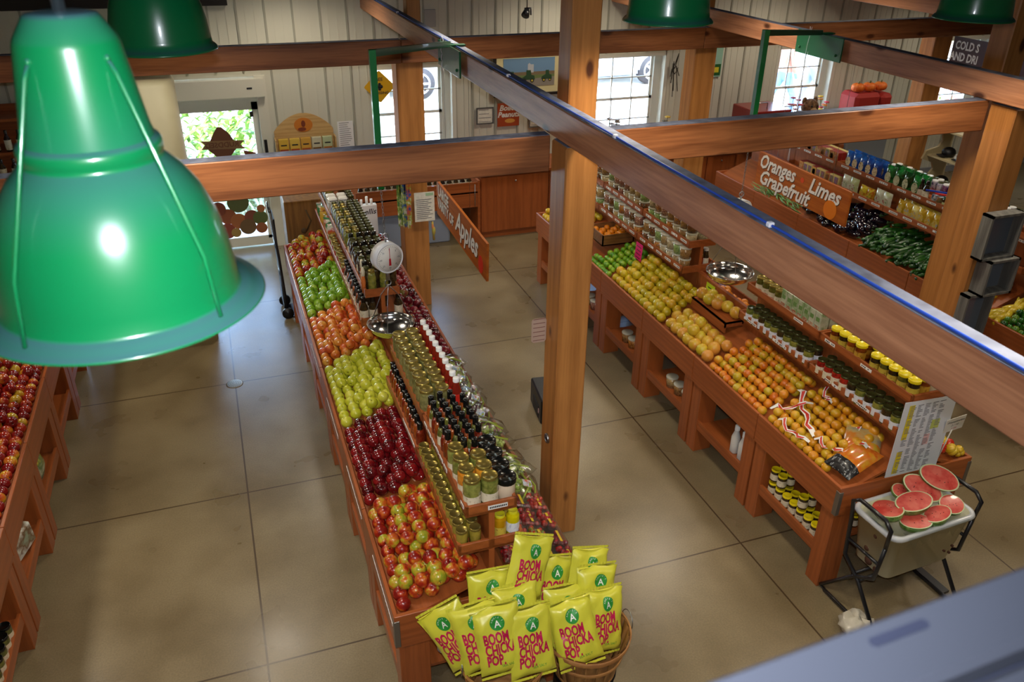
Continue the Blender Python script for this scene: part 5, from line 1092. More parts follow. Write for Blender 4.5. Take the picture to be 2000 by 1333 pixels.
def berry_box(key, cols, sz):
    f = MB(); w_, l_, h_ = .105, .15, .065
    for i in range(26): f.sphere(sz, (jit(w_*.40), jit(l_*.40), .02+random.random()*.035), 7, 5, sc=(1, 1, 1.1))
    sh = MB(); sh.box(-w_/2, w_/2, -l_/2, l_/2, 0, h_, bev=.008); sh.box(-w_/2-.004, w_/2+.004, -l_/2-.004, l_/2+.004, h_*.62, h_*.68)
    st = MB(); st.add([(-.008, -.06, h_+.0015), (.008, -.06, h_+.0015), (.012, .03, h_+.0015), (-.004, .03, h_+.0015)], [(0, 1, 2, 3)])
    return [('berry_box', f.mesh('berry_box', speckle('berry_'+key, cols, 35, .25, .4, .1)), None, None), ('clear_box', sh.mesh('clear_box', M_film), 0, 'clear plastic box'), ('sticker', st.mesh('sticker', plain('berry_sticker', '#c8a818', .5)), 0, None)]
BB = [berry_box('a', ['#7a1018', '#a01c1c', '#b8301c'], .016), berry_box('b', ['#5a0c22', '#8a1428', '#a82a2a'], .013), berry_box('c', ['#8a1010', '#b0281a', '#6a7a2a'], .017)]
for i in range(4):
    for j, u in enumerate((.075, .185, .295, .40)):
        spawn(BB[(i+j) % 3], (XC+W-u, Yc(0)+.085+i*.158, slope_z(u)+.024), (0, TILT, 0), 'clear box of red berries, %s column, right side of the near bin' % ['outermost', 'second', 'third', 'innermost'][j], 'berries', 'berry boxes, %s column' % ['outermost', 'second', 'third', 'innermost'][j])
# ================================================================ popcorn bags in bushel baskets on black stands
M_bask = wood('basket_slat', '#a87a44', '#8a5c2e', 'Z', scale=3, rough=.6); M_bask2 = wood('basket_hoop', '#a8763e', '#8a5a2c', 'X', scale=2, rough=.6)
def basket(x, y, label, zb=.50, H_=.27):
    o = thing('bushel_basket', label, 'basket', (x, y, zb)); n = 22
    m = MB()
    for i in range(n):
        a0 = 2*pi*i/n+.02; a1 = 2*pi*(i+1)/n-.02; vs = []
        for r_ in (0, .006):
            for (R_, z) in ((.155, 0), (.175, H_*.35), (.195, H_*.7), (.213, H_)):
                for a in (a0, a1): vs.append((cos(a)*(R_-r_), sin(a)*(R_-r_), z))
        fs = []
        for k in range(3): fs += [(2*k, 2*k+1, 2*k+3, 2*k+2), (8+2*k, 8+2*k+2, 8+2*k+3, 8+2*k+1), (2*k, 2*k+2, 8+2*k+2, 8+2*k), (2*k+1, 8+2*k+1, 8+2*k+3, 2*k+3)]
        m.add(vs, fs, True)
    m.lathe([(.155, .004), (.0005, .004)], 24, cap0=False, cap1=False); m.build('slats', M_bask, o)
    for (R_, z, h) in ((.159, .02, .022), (.189, H_*.55, .024), (.218, H_-.014, .03)):
        m = MB(); m.lathe([(R_, z-h/2), (R_+.004, z+h/2), (R_-.002, z+h/2), (R_-.005, z-h/2)], 40, cap0=False, cap1=False); m.build('hoop', M_bask2, o)
    for s in (-1, 1):
        m = MB(); m.tube([(cos(a)*.01+s*(.222+.0), sin(a)*.055, H_-.02+cos(a)*.06) for a in [(-pi/2+pi*k/10) for k in range(11)]], .003, 6); m.build('wire_handle', M_steel, o)
    return o
basket(.93, 2.64, 'left bushel basket of yellow popcorn bags at the end of the apple display'); basket(1.375, 2.64, 'right bushel basket of yellow popcorn bags, by the berry boxes')
for x, l in ((.93, 'black stand under the left popcorn basket'), (1.375, 'black stand under the right popcorn basket')):
    m = MB(); m.lathe([(.175, 0), (.18, .02), (.16, .05), (.155, .46), (.165, .495), (.001, .495)], 28, cap1=False); m.build('stand', M_blackplastic, label=l, cat='stand', loc=(x, 2.64, 0))
M_bagy = plain('popcorn_bag_yellow', '#ccc83c', .34, coat=.15); M_pink = plain('bag_pink', '#b8124a', .4); M_bgreen = plain('bag_green', '#2a8a34', .4)
BW, BH, BT = .235, .325, .08
PH = [0]
def bag_surf(u, v, off=0):   # u,v in -1..1, front (-y)
    b = max(0, (1-abs(u)**2.5))*max(0, (1-abs(v)**3)); p_ = PH[0]; ed = (abs(u)**2+abs(v)**2)*.5; r = .003*sin(5*u+4*v+p_)+.003*sin(7*v-6*u+2*p_)+ed*(.012*abs(sin(6*u+5*v*(1+p_*.2)+p_))+.010*abs(sin(9*v-4*u+p_*3)))
    return (u*BW/2*(1-.07*(1-abs(v)**2)), -BT/2*b**.55-r*min(1, b*3)-off+.012*sin(p_+2*u)*max(0, v)**3, v*BH/2*(1-.05*abs(sin(2.2*u+p_))*abs(v)**4))
def popcorn_protos():
    m = MB(); nx, ny = 14, 18; vs = []; fs = []
    for s in (0, 1):
        for i in range(nx+1):
            for j in range(ny+1):
                p = bag_surf(i/nx*2-1, j/ny*2-1); vs.append(p if s == 0 else (p[0], -p[1], p[2]))
    k = (nx+1)*(ny+1)
    for s in (0, 1):
        for i in range(nx):
            for j in range(ny):
                q = [s*k+i*(ny+1)+j, s*k+(i+1)*(ny+1)+j, s*k+(i+1)*(ny+1)+j+1, s*k+i*(ny+1)+j+1]; fs.append(q if s == 0 else q[::-1])
    m.add(vs, fs, True)
    for s in (-1, 1):   # sealed crimps
        for i in range(24):
            x0 = -BW/2+BW*i/24; x1 = x0+BW/24; zz = s*BH/2; m.add([(x0, -.001 if i % 2 else .001, zz), (x1, .001 if i % 2 else -.001, zz), (x1, .001 if i % 2 else -.001, zz+s*.012), (x0, -.001 if i % 2 else .001, zz+s*.012)], [(0, 1, 2, 3)])
    P = [('popcorn_bag', m.mesh('popcorn_bag', M_bagy), None, None)]
    f = lambda off: (lambda x, z: bag_surf(max(-1, min(1, x/(BW/2))), max(-1, min(1, z/(BH/2))), off))
    t = MB(); F = f(.0022)
    for s, z, sz in (('BOOM', .022, .064), ('CHICKA', -.030, .064), ('POP.', -.082, .064)): add_text(t, s, lambda u, v, z=z: F(u-.084, z+v*1.1), size=sz, align='LEFT', xs=.68, offset=.0024, fine=.009)
    P.append(('lettering', t.mesh('lettering', M_pink), 0, 'pink lettering'))
    c = MB(); vs = [F(0.0, .092)]; R_ = .036
    for k_ in (1, 2, 3):
        for i in range(24): a = 2*pi*i/24; vs.append(F(cos(a)*R_*k_/3, .092+sin(a)*R_*k_/3))
    c.add(vs, [(0, 1+i, 1+(i+1) % 24) for i in range(24)]+[(1+k_*24+i, 1+(k_+1)*24+i, 1+(k_+1)*24+(i+1) % 24, 1+k_*24+(i+1) % 24) for k_ in (0, 1) for i in range(24)]); P.append(('round_logo', c.mesh('round_logo', M_bgreen), 0, 'green round logo'))
    G = f(.004); a_ = MB(); add_text(a_, 'A', lambda u, v: G(u, .086+v), size=.046, offset=.0006, fine=.008); 
    for i in range(7): b = radians(160-23*i); add_text(a_, 'ANGIE\u2019S'[i] if 0 else "ANGIE'S"[i], lambda u, v, b=b: G(cos(b)*.027+u*sin(b)+v*cos(b), .092+sin(b)*.027-u*cos(b)+v*sin(b)), size=.011)
    P.append(('logo_letter', a_.mesh('logo_letter', M_tag), 0, None))
    g = MB(); add_text(g, 'SEA SALT', lambda u, v: F(u+.02, -.112+v), size=.018, align='CENTER'); P.append(('flavour_text', g.mesh('flavour_text', M_bgreen), 0, None))
    return P
PB = []
for q_ in range(4): PH[0] = q_*1.7; PB.append(popcorn_protos())
PBN = [0]
def pbag(x, y, z, tilt, roll, yw, label): PBN[0] += 1; spawn(PB[PBN[0] % 4], (x, y, z), Euler((radians(-tilt), radians(roll), radians(yw)), 'XYZ'), label, 'popcorn bag', 'popcorn bags')
for a in POPBAGS: pbag(*a)
# ================================================================ watermelon cooler on its folding stand
o = thing('rolling_cooler', 'cream metal cooler on a black tube stand full of watermelon pieces', 'cooler', (3.655, 2.875, 0), radians(3))
def ringpoly(w_, d_, r_, z, n=5): return [(a, b, z) for a, b in rrect(w_, d_, r_, n)]
def loft(rings, cap0=True, cap1=True, mi=None, smooth=True):
    m = MB(); n = len(rings[0]); vs = sum(rings, []); fs = [(k*n+i, k*n+(i+1) % n, (k+1)*n+(i+1) % n, (k+1)*n+i) for k in range(len(rings)-1) for i in range(n)]
    if cap0: fs.append(tuple(range(n))[::-1])
    if cap1: fs.append(tuple(range((len(rings)-1)*n, len(rings)*n)))
    m.add(vs, fs, smooth); return m
m = loft([ringpoly(.50, .24, .05, .36), ringpoly(.54, .27, .06, .38), ringpoly(.62, .33, .06, .70), ringpoly(.64, .35, .06, .70), ringpoly(.655, .365, .07, .715), ringpoly(.65, .36, .07, .735), ringpoly(.61, .32, .06, .735), ringpoly(.58, .29, .06, .60)], cap1=True); m.build('tub', plain('cooler_enamel', '#c9c5a8', .35, coat=.3), o)
m = loft([ringpoly(.66, .37, .07, .715), ringpoly(.668, .378, .07, .725), ringpoly(.655, .365, .07, .742), ringpoly(.615, .325, .06, .742), ringpoly(.61, .32, .06, .72)], False, False); m.build('rim', plain('rim_white', '#c4c8cc', .3, coat=.5), o)
for s in (-1, 1):
    x = s*.345; nm = ('left', 'right')[s > 0]
    m = MB(); m.tube([(x, -.14, .66), (x+s*.01, -.15, .80), (x+s*.01, -.10, .84), (x+s*.01, .10, .84), (x+s*.01, .15, .80), (x, .14, .66), (x, .12, .40), (x, -.02, .30), (x-.0, -.24, .03), (x, -.20, .015), (x, .20, .015), (x, .24, .03), (x, .02, .30), (x, -.12, .40), (x, -.14, .66)], .013, 8, closed=False); m.build('tube_frame', M_black, o)
    m = MB(); m.tube([(x, -.13, .52), (x, .13, .52)], .011, 8); m.build('cross_tube', M_black, o)
for y_ in (-.03, .03): m = MB(); m.tube([(-.345, y_, .31), (.345, y_, .31)], .011, 8); m.build('long_tube', M_black, o)
m = MB(); m.box(.345, .40, -.12, .12, .012, .03); m.build('foot_plate', M_black, o)
m = MB()
for (dx, dz) in ((.20, .52), (.19, .47), (.14, .50)): m.box(dx-.006, dx+.006, -.172, -.158, dz-.006, dz+.006)
for (dy, dz, r_) in ((-.02, .64, .018), (.03, .5, .02), (.0, .42, .03), (-.06, .40, .02)): m.sphere(r_, (-.30+(.66-dz)*.1, dy, dz), 8, 6, sc=(.45, 1, 1))
m.build('rust_chips', plain('rust', '#4a2a1a', .8), o)
m = MB(); n = 30; vs = []
for i in range(n+1):
    t = -1+2*i/n
    for j, (dz, dy) in enumerate(((.745, .14), (.735, .19), (.67+.03*sin(i*1.3), .192+.006*sin(i*2)))): vs.append((t*.24, -dy, dz))
m.add(vs, [(3*i+j, 3*i+j+1, 3*i+j+4, 3*i+j+3) for i in range(n) for j in (0, 1)], True); m.build('plastic_liner', M_film, o)
M_rind = speckle('melon_rind', ['#2f5a1e', '#5c8a34', '#9ab06a'], 14, .35, .3, 0, 0, (.5, 3, 3)); M_flesh = speckle('melon_flesh', ['#b83a34', '#c8544a', '#d0685a'], 14, .3, .3, .05); M_white_r = plain('melon_white', '#b9c49a', .4)
def melon(label, x, y, z, rot, a=.13, b=.085, h=.07):
    m = MB(); n = 28; k_ = 7; vs = []; fs = []
    for j in range(k_+1):
        t = pi/2*j/k_
        for i in range(n): q = 2*pi*i/n; vs.append((a*cos(q)*cos(t), b*sin(q)*cos(t), -h*sin(t)))
    for j in range(k_):
        for i in range(n): fs.append((j*n+i, (j+1)*n+i, (j+1)*n+(i+1) % n, j*n+(i+1) % n))
    m.add(vs, fs, True); me = m.mesh('watermelon_piece', M_rind); o = obj('watermelon_piece', me, None, (x, y, z), rot, label, 'watermelon')
    m = MB(); m.add([(a*cos(2*pi*i/n), b*sin(2*pi*i/n), .0) for i in range(n)]+[(a*.93*cos(2*pi*i/n), b*.91*sin(2*pi*i/n), .001) for i in range(n)], [(i, (i+1) % n, n+(i+1) % n, n+i) for i in range(n)]); m.build('white_rim', M_white_r, o)
    m = MB(); vs = [(0, 0, .004)]
    for k2 in (1, 2, 3):
        for i in range(n): vs.append((a*.93*k2/3*cos(2*pi*i/n), b*.91*k2/3*sin(2*pi*i/n), .004-.003*(k2/3)**2))
    m.add(vs, [(0, 1+i, 1+(i+1) % n) for i in range(n)]+[(1+k2*n+i, 1+(k2+1)*n+i, 1+(k2+1)*n+(i+1) % n, 1+k2*n+(i+1) % n) for k2 in (0, 1) for i in range(n)], True); m.build('flesh', M_flesh, o)
    m = MB(); [m.sphere(.003, (jit(a*.5), jit(b*.4), .003), 5, 4) for _ in range(5)]; m.build('seeds', M_ink, o)['kind'] = 'stuff'
for a in MELONS: melon(*a)
# price sheet and card standing on the end board
o = thing('price_sheet', 'large white price list standing on the near end of the citrus display', 'sign', (3.59, 3.091, .812), 0)
m = MB(); m.add([(0, 0, .02), (.40, 0, 0), (.40, 0, .55), (.0, 0, .57), (0, .004, .02), (.40, .004, 0), (.40, .004, .55), (0, .004, .57)], [(0, 1, 2, 3), (7, 6, 5, 4), (0, 4, 5, 1), (3, 2, 6, 7), (0, 3, 7, 4), (1, 5, 6, 2)]); m.build('board', plain('sheet_white', '#c9ccd2', .5), o)
m = MB(); f = lambda a, b, e=.002: (a*.40, -e, .02+.55*b-.02*a*(1-b))
def qd(a0, a1, b0, b1, mi, e=.002): m.add([f(a0, b0, e), f(a1, b0, e), f(a1, b1, e), f(a0, b1, e)], [(0, 1, 2, 3)], False, mi)
qd(.10, .20, .04, .34, 0); qd(.10, .20, .50, .95, 0); qd(.62, .78, .58, .70, 2); qd(.55, .66, .38, .52, 3, .0015)
for i in range(44):
    b = .05+.90*i/44
    for a in (.12, .26, .40, .54, .68): 
        if random.random() < .85: qd(a, a+.04+random.random()*.07, b, b+.009, 1, .0028)
m.build('printed_table', [plain('hl_yellow', '#d0bc1e', .6), M_gray_ink, plain('hl_lime', '#b0b860', .6), plain('pink_hl', '#cfa8a8', .6)], o)
o = MB().box(-.075, .075, -.0015, .0015, -.055, .055).build('price_card', plain('card_white', '#cfccc2', .5), loc=(4.03, 3.085, 1.145), rot=(radians(8), radians(-6), 0), label='small handwritten white card right of the price list', cat='card')
m = MB(); yface(m, 0, -.003, .025, 'Watermelon', .026, shear=.3); yface(m, 0, -.003, -.005, '3 / 10', .024, shear=.3); yface(m, -.0, -.003, -.035, '5.99', .024, mi=1, shear=.2); m.build('handwriting', [M_ink, plain('ink_red', '#a83a3a', .6)], o)
m = MB(); m.tube([(4.03, 3.09, 1.10), (4.02, 3.12, .84)], .004, 5); m.build('card_stick', M_white, label='thin stick holding the handwritten card', cat='stick')
# peppers at the near right corner of the citrus display
M_pepr = speckle('pepper_red', ['#a81a10', '#c83218'], 10, .2, .6, .1); M_pepy = speckle('pepper_yellow', ['#c8a01c', '#d8b838'], 10, .2, .6, .1); M_pepo = plain('pepper_orange', '#d0641a', .2, coat=.6)
for k_, mt in enumerate((M_pepr, M_pepy, M_pepo)):
    m = MB()
    for i in range(4): a = i*pi/2; m.sphere(.026, (cos(a)*.015, sin(a)*.015, 0), 9, 7, sc=(1, 1, 1.35))
    s = MB(); s.tube([(0, 0, .03), (.004, 0, .05)], .005, 6); PRF['pep%d' % k_] = [('sweet_pepper', m.mesh('sweet_pepper', mt), None, None), ('stem', s.mesh('stem', plain('pepper_stem', '#4f7a2a', .5)), 0, None)]
for i in range(5):
    for j in range(7):
        u = .06+.075*i; y_ = 3.16+.078*j; spawn(PRF['pep%d' % random.choice((0, 0, 1, 1, 2))], (XRD+W-u+jit(.01), y_+jit(.01), slope_z(u)+.055+random.random()*.02), rrot(), 'small sweet pepper at the near right corner of the citrus display', 'pepper', 'sweet peppers')
# net labels over the bagged oranges
M_net = plain('net_label_red', '#c02a1e', .4); 
def ribbon(pts, w_, label):
    m = MB(); vs = []; n = len(pts)
    for i, p in enumerate(pts):
        d = (Vector(pts[min(i+1, n-1)])-Vector(pts[max(i-1, 0)])).normalized(); s = d.cross(Vector((-.35, 0, .94))).normalized(); tw = 1+.3*sin(i*2.0)
        for t in (-1, -.55, .55, 1): vs.append(Vector(p)+s*w_/2*t*tw+Vector((0, 0, .006*sin(i*1.7+t*2))))
    for i in range(n-1):
        for j in range(3): m.add([vs[4*i+j], vs[4*i+j+1], vs[4*i+4+j+1], vs[4*i+4+j]], [(0, 1, 2, 3)], True, 0 if j == 1 and i not in (0, n-2) else 1)
    return m.build('net_label', [M_net, M_tag], label=label, cat='label', group=None)
def net(u0, y0, u1, y1, label, w_=.028):
    pts = []
    for i in range(9): t = i/8; u = u0+(u1-u0)*t+.02*sin(i*1.8); y_ = y0+(y1-y0)*t; pts.append((XRD+u, y_, slope_z(u)+.098+.02*sin(i*1.2)))
    ribbon(pts, w_, label)
net(.06, 3.92, .27, 3.78, 'red and white net label at the far left of the bagged oranges'); net(.30, 3.95, .10, 3.52, 'red and white net label running down the middle of the bagged oranges', .034); net(.04, 3.80, .05, 3.50, 'red net label along the lip of the citrus bin')
net(.10, 3.50, .16, 3.28, 'red net label above the black banded orange pack'); net(.42, 3.85, .36, 3.70, 'short red net label near the trays'); net(.33, 3.42, .27, 3.24, 'red net label near the price list', .03)
def pack(x, y, z, w_, d_, h_, rz, label, mats, name='fruit_pack'):
    v, fc = pillow(w_, d_, h_, 10, 10); m = MB(); m.add([(a*(1+jit(.02)), c-d_/2, b*(1+jit(.1))) for a, b, c in v], fc, True)
    for i, p in enumerate(m.f): 
        u = sum(m.v[q][0] for q in p)/4/w_; m.m[i] = 0 if u > -.18 else 1
        if len(mats) > 2 and u > .28: m.m[i] = 2
    return m.build(name, mats, loc=(x, y, z), rot=(.05, -TILT*.8, rz), label=label, cat='fruit pack')
M_pk1 = speckle('pack_print', ['#b8981c', '#c8641a', '#c8a02a'], 7, .25, .6); M_pk2 = speckle('black_net', ['#101014', '#101014', '#aab0b4'], 60, .3, .3, thr=(.45, .7)); M_pk3 = speckle('pack_orange', ['#c8601a', '#d87a2a', '#b8982a'], 18, .25, .5)
pack(3.46, 3.24, slope_z(.2)+.06, .30, .20, .10, .15, 'plastic pack of oranges with a black net end, at the corner of the citrus display', [M_pk1, M_pk2, M_pk3]); pack(3.60, 3.34, slope_z(.36)+.05, .2, .22, .09, .8, 'clear and brown pack behind the black banded orange pack', [speckle('pack_clear', ['#8a8a84', '#b9a46a', '#c87a2a'], 9, .2, .6), M_pk3])
# fluorescent price tags
for (x, y, z, c, l, lines) in ((3.598, 6.45, 1.11, '#e01a72', 'bright pink price tag hanging from the snack tray', 3), (3.757, 5.45, 1.10, '#c8e01c', 'bright yellow green price tag on the divider by the second bowl', 3)):
    m = MB(); m.box(-.002, 0, -.065, .065, -.16, 0); o = m.build('price_tag', plain('tag_'+c[1:], c, .5), loc=(x, y, z), rot=(0, radians(4), 0), label=l, cat='price tag')
    m = MB(); [m.box(-.003, -.002, -.05+.01*random.random(), .05-.015*random.random(), -.04-.035*i, -.032-.035*i) for i in range(4)]; m.build('handwriting', plain('tagink_'+c[1:], '#5a1030' if c[1] == 'e' else '#20301a', .6), o)
# ================================================================ vegetable display
def Yv(i): return 4.75+.86*i
def veg_mesh(name, pts, rs, mat, n=8, label=None): m = MB(); m.tube(pts, rs, n); return m.mesh(name, mat)
M_cuke = speckle('cucumber_skin', ['#0f2f0e', '#1c4a16', '#33661f'], 20, .3, .4, .12, 0, (3, .4, 3)); M_sq = speckle('squash_skin', ['#c8a81c', '#d4ba30'], 8, .3, .4, .08); M_egg = speckle('eggplant_skin', ['#07050c', '#150a1a'], 8, .12, .8, .05); M_bean = speckle('bean_skin', ['#3f6a24', '#5f8a38', '#86a05a'], 20, .5, .1, .15)
CUK = [('cucumber', veg_mesh('cucumber', [(-.10, 0, 0), (-.09, .004, 0), (-.04, .008, 0), (.04, .006, 0), (.09, 0, 0), (.105, -.002, 0)], [.004, .017, .021, .021, .017, .004], M_cuke), None, None)]
SQ = [('yellow_squash', veg_mesh('yellow_squash', [(-.08, 0, 0), (-.07, 0, 0), (-.03, 0, 0), (.03, .006, 0), (.07, .016, 0), (.09, .022, 0)], [.006, .024, .028, .018, .012, .006], M_sq), None, None)]
EG = [('eggplant', veg_mesh('eggplant', [(-.09, 0, 0), (-.08, 0, 0), (-.04, 0, 0), (.02, 0, 0), (.07, 0, 0), (.085, 0, 0)], [.006, .03, .042, .036, .02, .008], M_egg, 12), None, None), ('green_cap', veg_mesh('green_cap', [(.065, 0, 0), (.085, 0, 0), (.11, .005, 0)], [.023, .012, .005], plain('cap_green', '#3a5a2a', .5)), 0, None)]
BN = [('green_bean', veg_mesh('green_bean', [(-.08, 0, 0), (-.03, .004, 0), (.03, .004, 0), (.08, 0, 0)], [.002, .0055, .0055, .002], M_bean, 6), None, None)]
def heap(P, y0, y1, n, label, cat, group, u0=.05, u1=.45, r=.022, rz=(1.2, 1.9), layers=3):
    per = n//layers
    for l in range(layers):
        for i in range(per): u = random.uniform(u0+.03, u1); y_ = random.uniform(y0+.04, y1-.04); spawn(P, (XV+u, y_, slope_z(u)+r*1.2+l*r*1.35), (jit(.15), jit(.2)-.1, random.uniform(*rz)-1.57+.0), label, cat, group)
heap(CUK, Yv(0)+.34, Yv(2)-.06, 280, 'dark green cucumber heaped in the vegetable display', 'cucumber', 'cucumbers', rz=(1.0, 2.1))
heap(SQ, Yv(0)+.05, Yv(0)+.36, 34, 'yellow squash at the near end of the vegetable display', 'squash', 'yellow squash', r=.027, rz=(1.2, 2.0), layers=2)
heap(EG, Yv(2)-.04, Yv(3)+.1, 80, 'glossy black eggplant in the vegetable display', 'eggplant', 'eggplants', r=.042, rz=(0, 3), layers=2)
heap(BN, Yv(3)+.1, Yv(4)+.2, 210, 'green bean in the bin behind the citrus sign', 'green bean', 'green beans', r=.006, rz=(2.4, 3.4), layers=6)
m = MB(); m.box(-.006, .006, -.17, .17, -.5, .12); o = m.build('cardboard_sheet', plain('cardboard_brown', '#7a5a2c', .7), loc=(5.93, 4.72, .93), rot=(0, 0, radians(-78)), label='brown cardboard panel at the near end of the vegetable display', cat='cardboard'); m = MB(); m.box(-.0075, -.006, -.0, .05, -.18, -.13); m.build('white_sticker', M_tag, o)
# boxes and bags on the trays of the vegetable display
def bx_proto(name, w_, d_, h_, mats, bands):
    m = MB(); m.box(-w_/2, w_/2, -d_/2, d_/2, 0, h_, mi=0, bev=.002)
    for (z0, z1, mi, in_) in bands: m.box(-w_/2-.001, -w_/2, -d_/2+in_, d_/2-in_, z0*h_, z1*h_, mi=mi)
    return [(name, m.mesh(name, mats), None, None)]
M_bxr = plain('box_red', '#8a1c12', .45); M_bxy = speckle('box_yellow', ['#c8a038', '#b04a1a'], 30, .5); M_pic = speckle('box_picture', ['#6a5a8a', '#8a4a3a', '#3a6a3a'], 30, .5)
SB_ = bx_proto('spice_box', .05, .075, .13, [M_bxr, M_bxy, M_pic], [(0.02, .98, 1, .003), (.35, .8, 2, .012)]); SB2 = bx_proto('spice_box', .05, .075, .13, [plain('box_cream', '#c8b06a', .5), M_bxy, M_pic], [(.05, .9, 2, .008)])
def vrow(P, dx, y0, y1, z, label, cat, group, step, rz=0):
    n = int((y1-y0)/step)
    for i in range(n): spawn(P[i % len(P)] if isinstance(P[0], list) else P, (XV+dx, y0+step*(i+.5), z), (0, 0, rz+jit(.05)), label, cat, group)
vrow([SB_, SB_, SB2], .425, Yv(3)+.0, Yv(4)+.1, ZU, 'red and yellow spice box on the upper vegetable tray', 'box', 'spice boxes upper tray', .078); vrow([SB_], .48, Yv(3), Yv(4)+.1, ZU, 'red spice box in the second row of the upper vegetable tray', 'box', 'spice boxes second row', .078); vrow([SB2], .54, Yv(3), Yv(4)+.1, ZU, 'cream spice box in the third row of the upper vegetable tray', 'box', 'spice boxes third row', .078)
vrow([SB2, SB2, SB_], .375, 7.2, Yv(3)+.6, ZL, 'picture fronted spice box on the lower vegetable tray, above the citrus sign', 'box', 'spice boxes lower tray', .078); vrow([SB_], .43, 7.2, Yv(3)+.6, ZL, 'red spice box behind on the lower vegetable tray', 'box', 'spice boxes lower tray, back', .078)
def bagp(name, cols, w_, h_, t_, patch=None, sc=10):
    m = MB(); v, fc = pillow(w_, h_, t_, 8, 8); m.add([(b, a, c) for a, b, c in v], [f[::-1] for f in fc], True); P = [(name, m.mesh(name, speckle(name+cols[0], cols, sc, .2, .7, .15)), None, None)]
    if patch: q = MB(); q.prism([(w_*.30*cos(2*pi*i/16), h_*.45+h_*.25*sin(2*pi*i/16)) for i in range(16)], .002, 'x', (-t_*.5-.003, 0, 0)); P.append(('oval_patch', q.mesh('oval_patch', speckle('patch'+cols[0], patch, 40, .4)), 0, None))
    return P
BLU = bagp('coffee_bag', ['#0c3a8a', '#1c5ab0', '#123f7a'], .12, .20, .07, ['#b8a070', '#d8c8a0', '#6a4a2a']); GRN = bagp('coffee_bag', ['#0f4a1c', '#1f7a34', '#0c3a18'], .13, .21, .075, ['#a8a070', '#c8c8a0', '#5a5a2a']); YEL = bagp('pasta_bag', ['#b08a18', '#c8a830', '#d8c878'], .11, .17, .06, ['#8a8aa0', '#c8b040', '#b87a1a']); WHT = bagp('rice_bag', ['#b8b89a', '#c8c8b4', '#a8b07a'], .13, .18, .06, ['#8a3a2a', '#b8b89a', '#6a7a4a']); YB = bagp('grits_bag', ['#b8a818', '#a8481c', '#c8b830'], .11, .15, .06, ['#6a5a1a', '#b8a818', '#b0481c'], 30)
vrow(BLU, .425, Yv(2)+.22, Yv(3)-.02, ZU, 'blue foil bag in the front row of the upper vegetable tray', 'bag', 'blue foil bags', .105); vrow(BLU, .51, Yv(2)+.22, Yv(3)-.02, ZU, 'blue foil bag in the back row of the upper vegetable tray', 'bag', 'blue foil bags, back', .105)
vrow(GRN, .425, Yv(1)+.50, Yv(2)+.2, ZU, 'green foil bag in the front row of the upper vegetable tray', 'bag', 'green foil bags', .125); vrow(GRN, .52, Yv(1)+.50, Yv(2)+.2, ZU, 'green foil bag in the back row of the upper vegetable tray', 'bag', 'green foil bags, back', .125)
vrow([WHT], .385, 6.92, 7.2, ZL, 'pale packet on the lower vegetable tray right of the citrus sign', 'bag', 'pale packets', .125); vrow([YB], .385, 6.66, 6.92, ZL, 'yellow and red packet on the lower vegetable tray', 'bag', 'yellow and red packets', .11); vrow([WHT], .385, 6.42, 6.66, ZL, 'pale green packet at the gap of the lower vegetable tray', 'bag', 'pale green packets', .11)
vrow(YEL, .385, 5.36, 6.36, ZL, 'yellow plastic bag on the lower tray above the cucumbers', 'bag', 'yellow bags above the cucumbers', .095); vrow(YEL, .45, 5.36, 6.36, ZL, 'yellow plastic bag in the back row above the cucumbers', 'bag', 'yellow bags, back row', .095)
CAN = jar('can', .032, .10, speckle('can_print', ['#2a4a6a', '#c8c8c8', '#3a6a4a', '#8a5a2a'], 25, .35, .3, .3), M_steel, .006, .031, None, shoulder=.86, neck=.031, name='can'); SPJ = jar('spj', .027, .11, C_dark, plain('spice_lid_green', '#1a4a34', .3), .02, .024, L_green, name='spice_jar')
for k_ in range(3): row([CAN, SPJ, CAN], XV+.42+.07*k_, Yv(0)+.55, 6.02, ZU, 'spice jar or can on the near upper tray of the vegetable display', 'jar', 'spice jars and cans near upper vegetable tray', .066)
row([syr], XV+.425, 6.02, 6.16, ZU, 'dark sauce bottle between the green bags and the spice jars', 'bottle', 'dark sauce bottles', .068)
m = MB(); m.box(-.17, .1, -.012, .012, 0, .012); m.build('plastic_stick', plain('red_plastic', '#c8201c', .3), label='red stick lying on the spice jars', cat='utensil', loc=(XV+.5, 5.78, ZU+.112), rot=(0, 0, -.9)); m = MB(); m.box(-.17, .1, -.012, .012, 0, .012); m.build('plastic_stick', plain('blue_plastic', '#1c3fae', .3), label='blue stick lying on the spice jars', cat='utensil', loc=(XV+.5, 5.9, ZU+.112), rot=(0, 0, -.9))
for u_ in range(4):
    for i in range(4): strip(XV+.345, 1.155, Yv(u_)+.05+i*.2, Yv(u_)+.17+i*.2, 'small pale label on the lower vegetable tray', 1)['group'] = 'labels on the lower vegetable tray'; strip(XV+.385, 1.385, Yv(u_)+.05+i*.2, Yv(u_)+.17+i*.2, 'small pale label on the upper vegetable tray', 1)['group'] = 'labels on the upper vegetable tray'
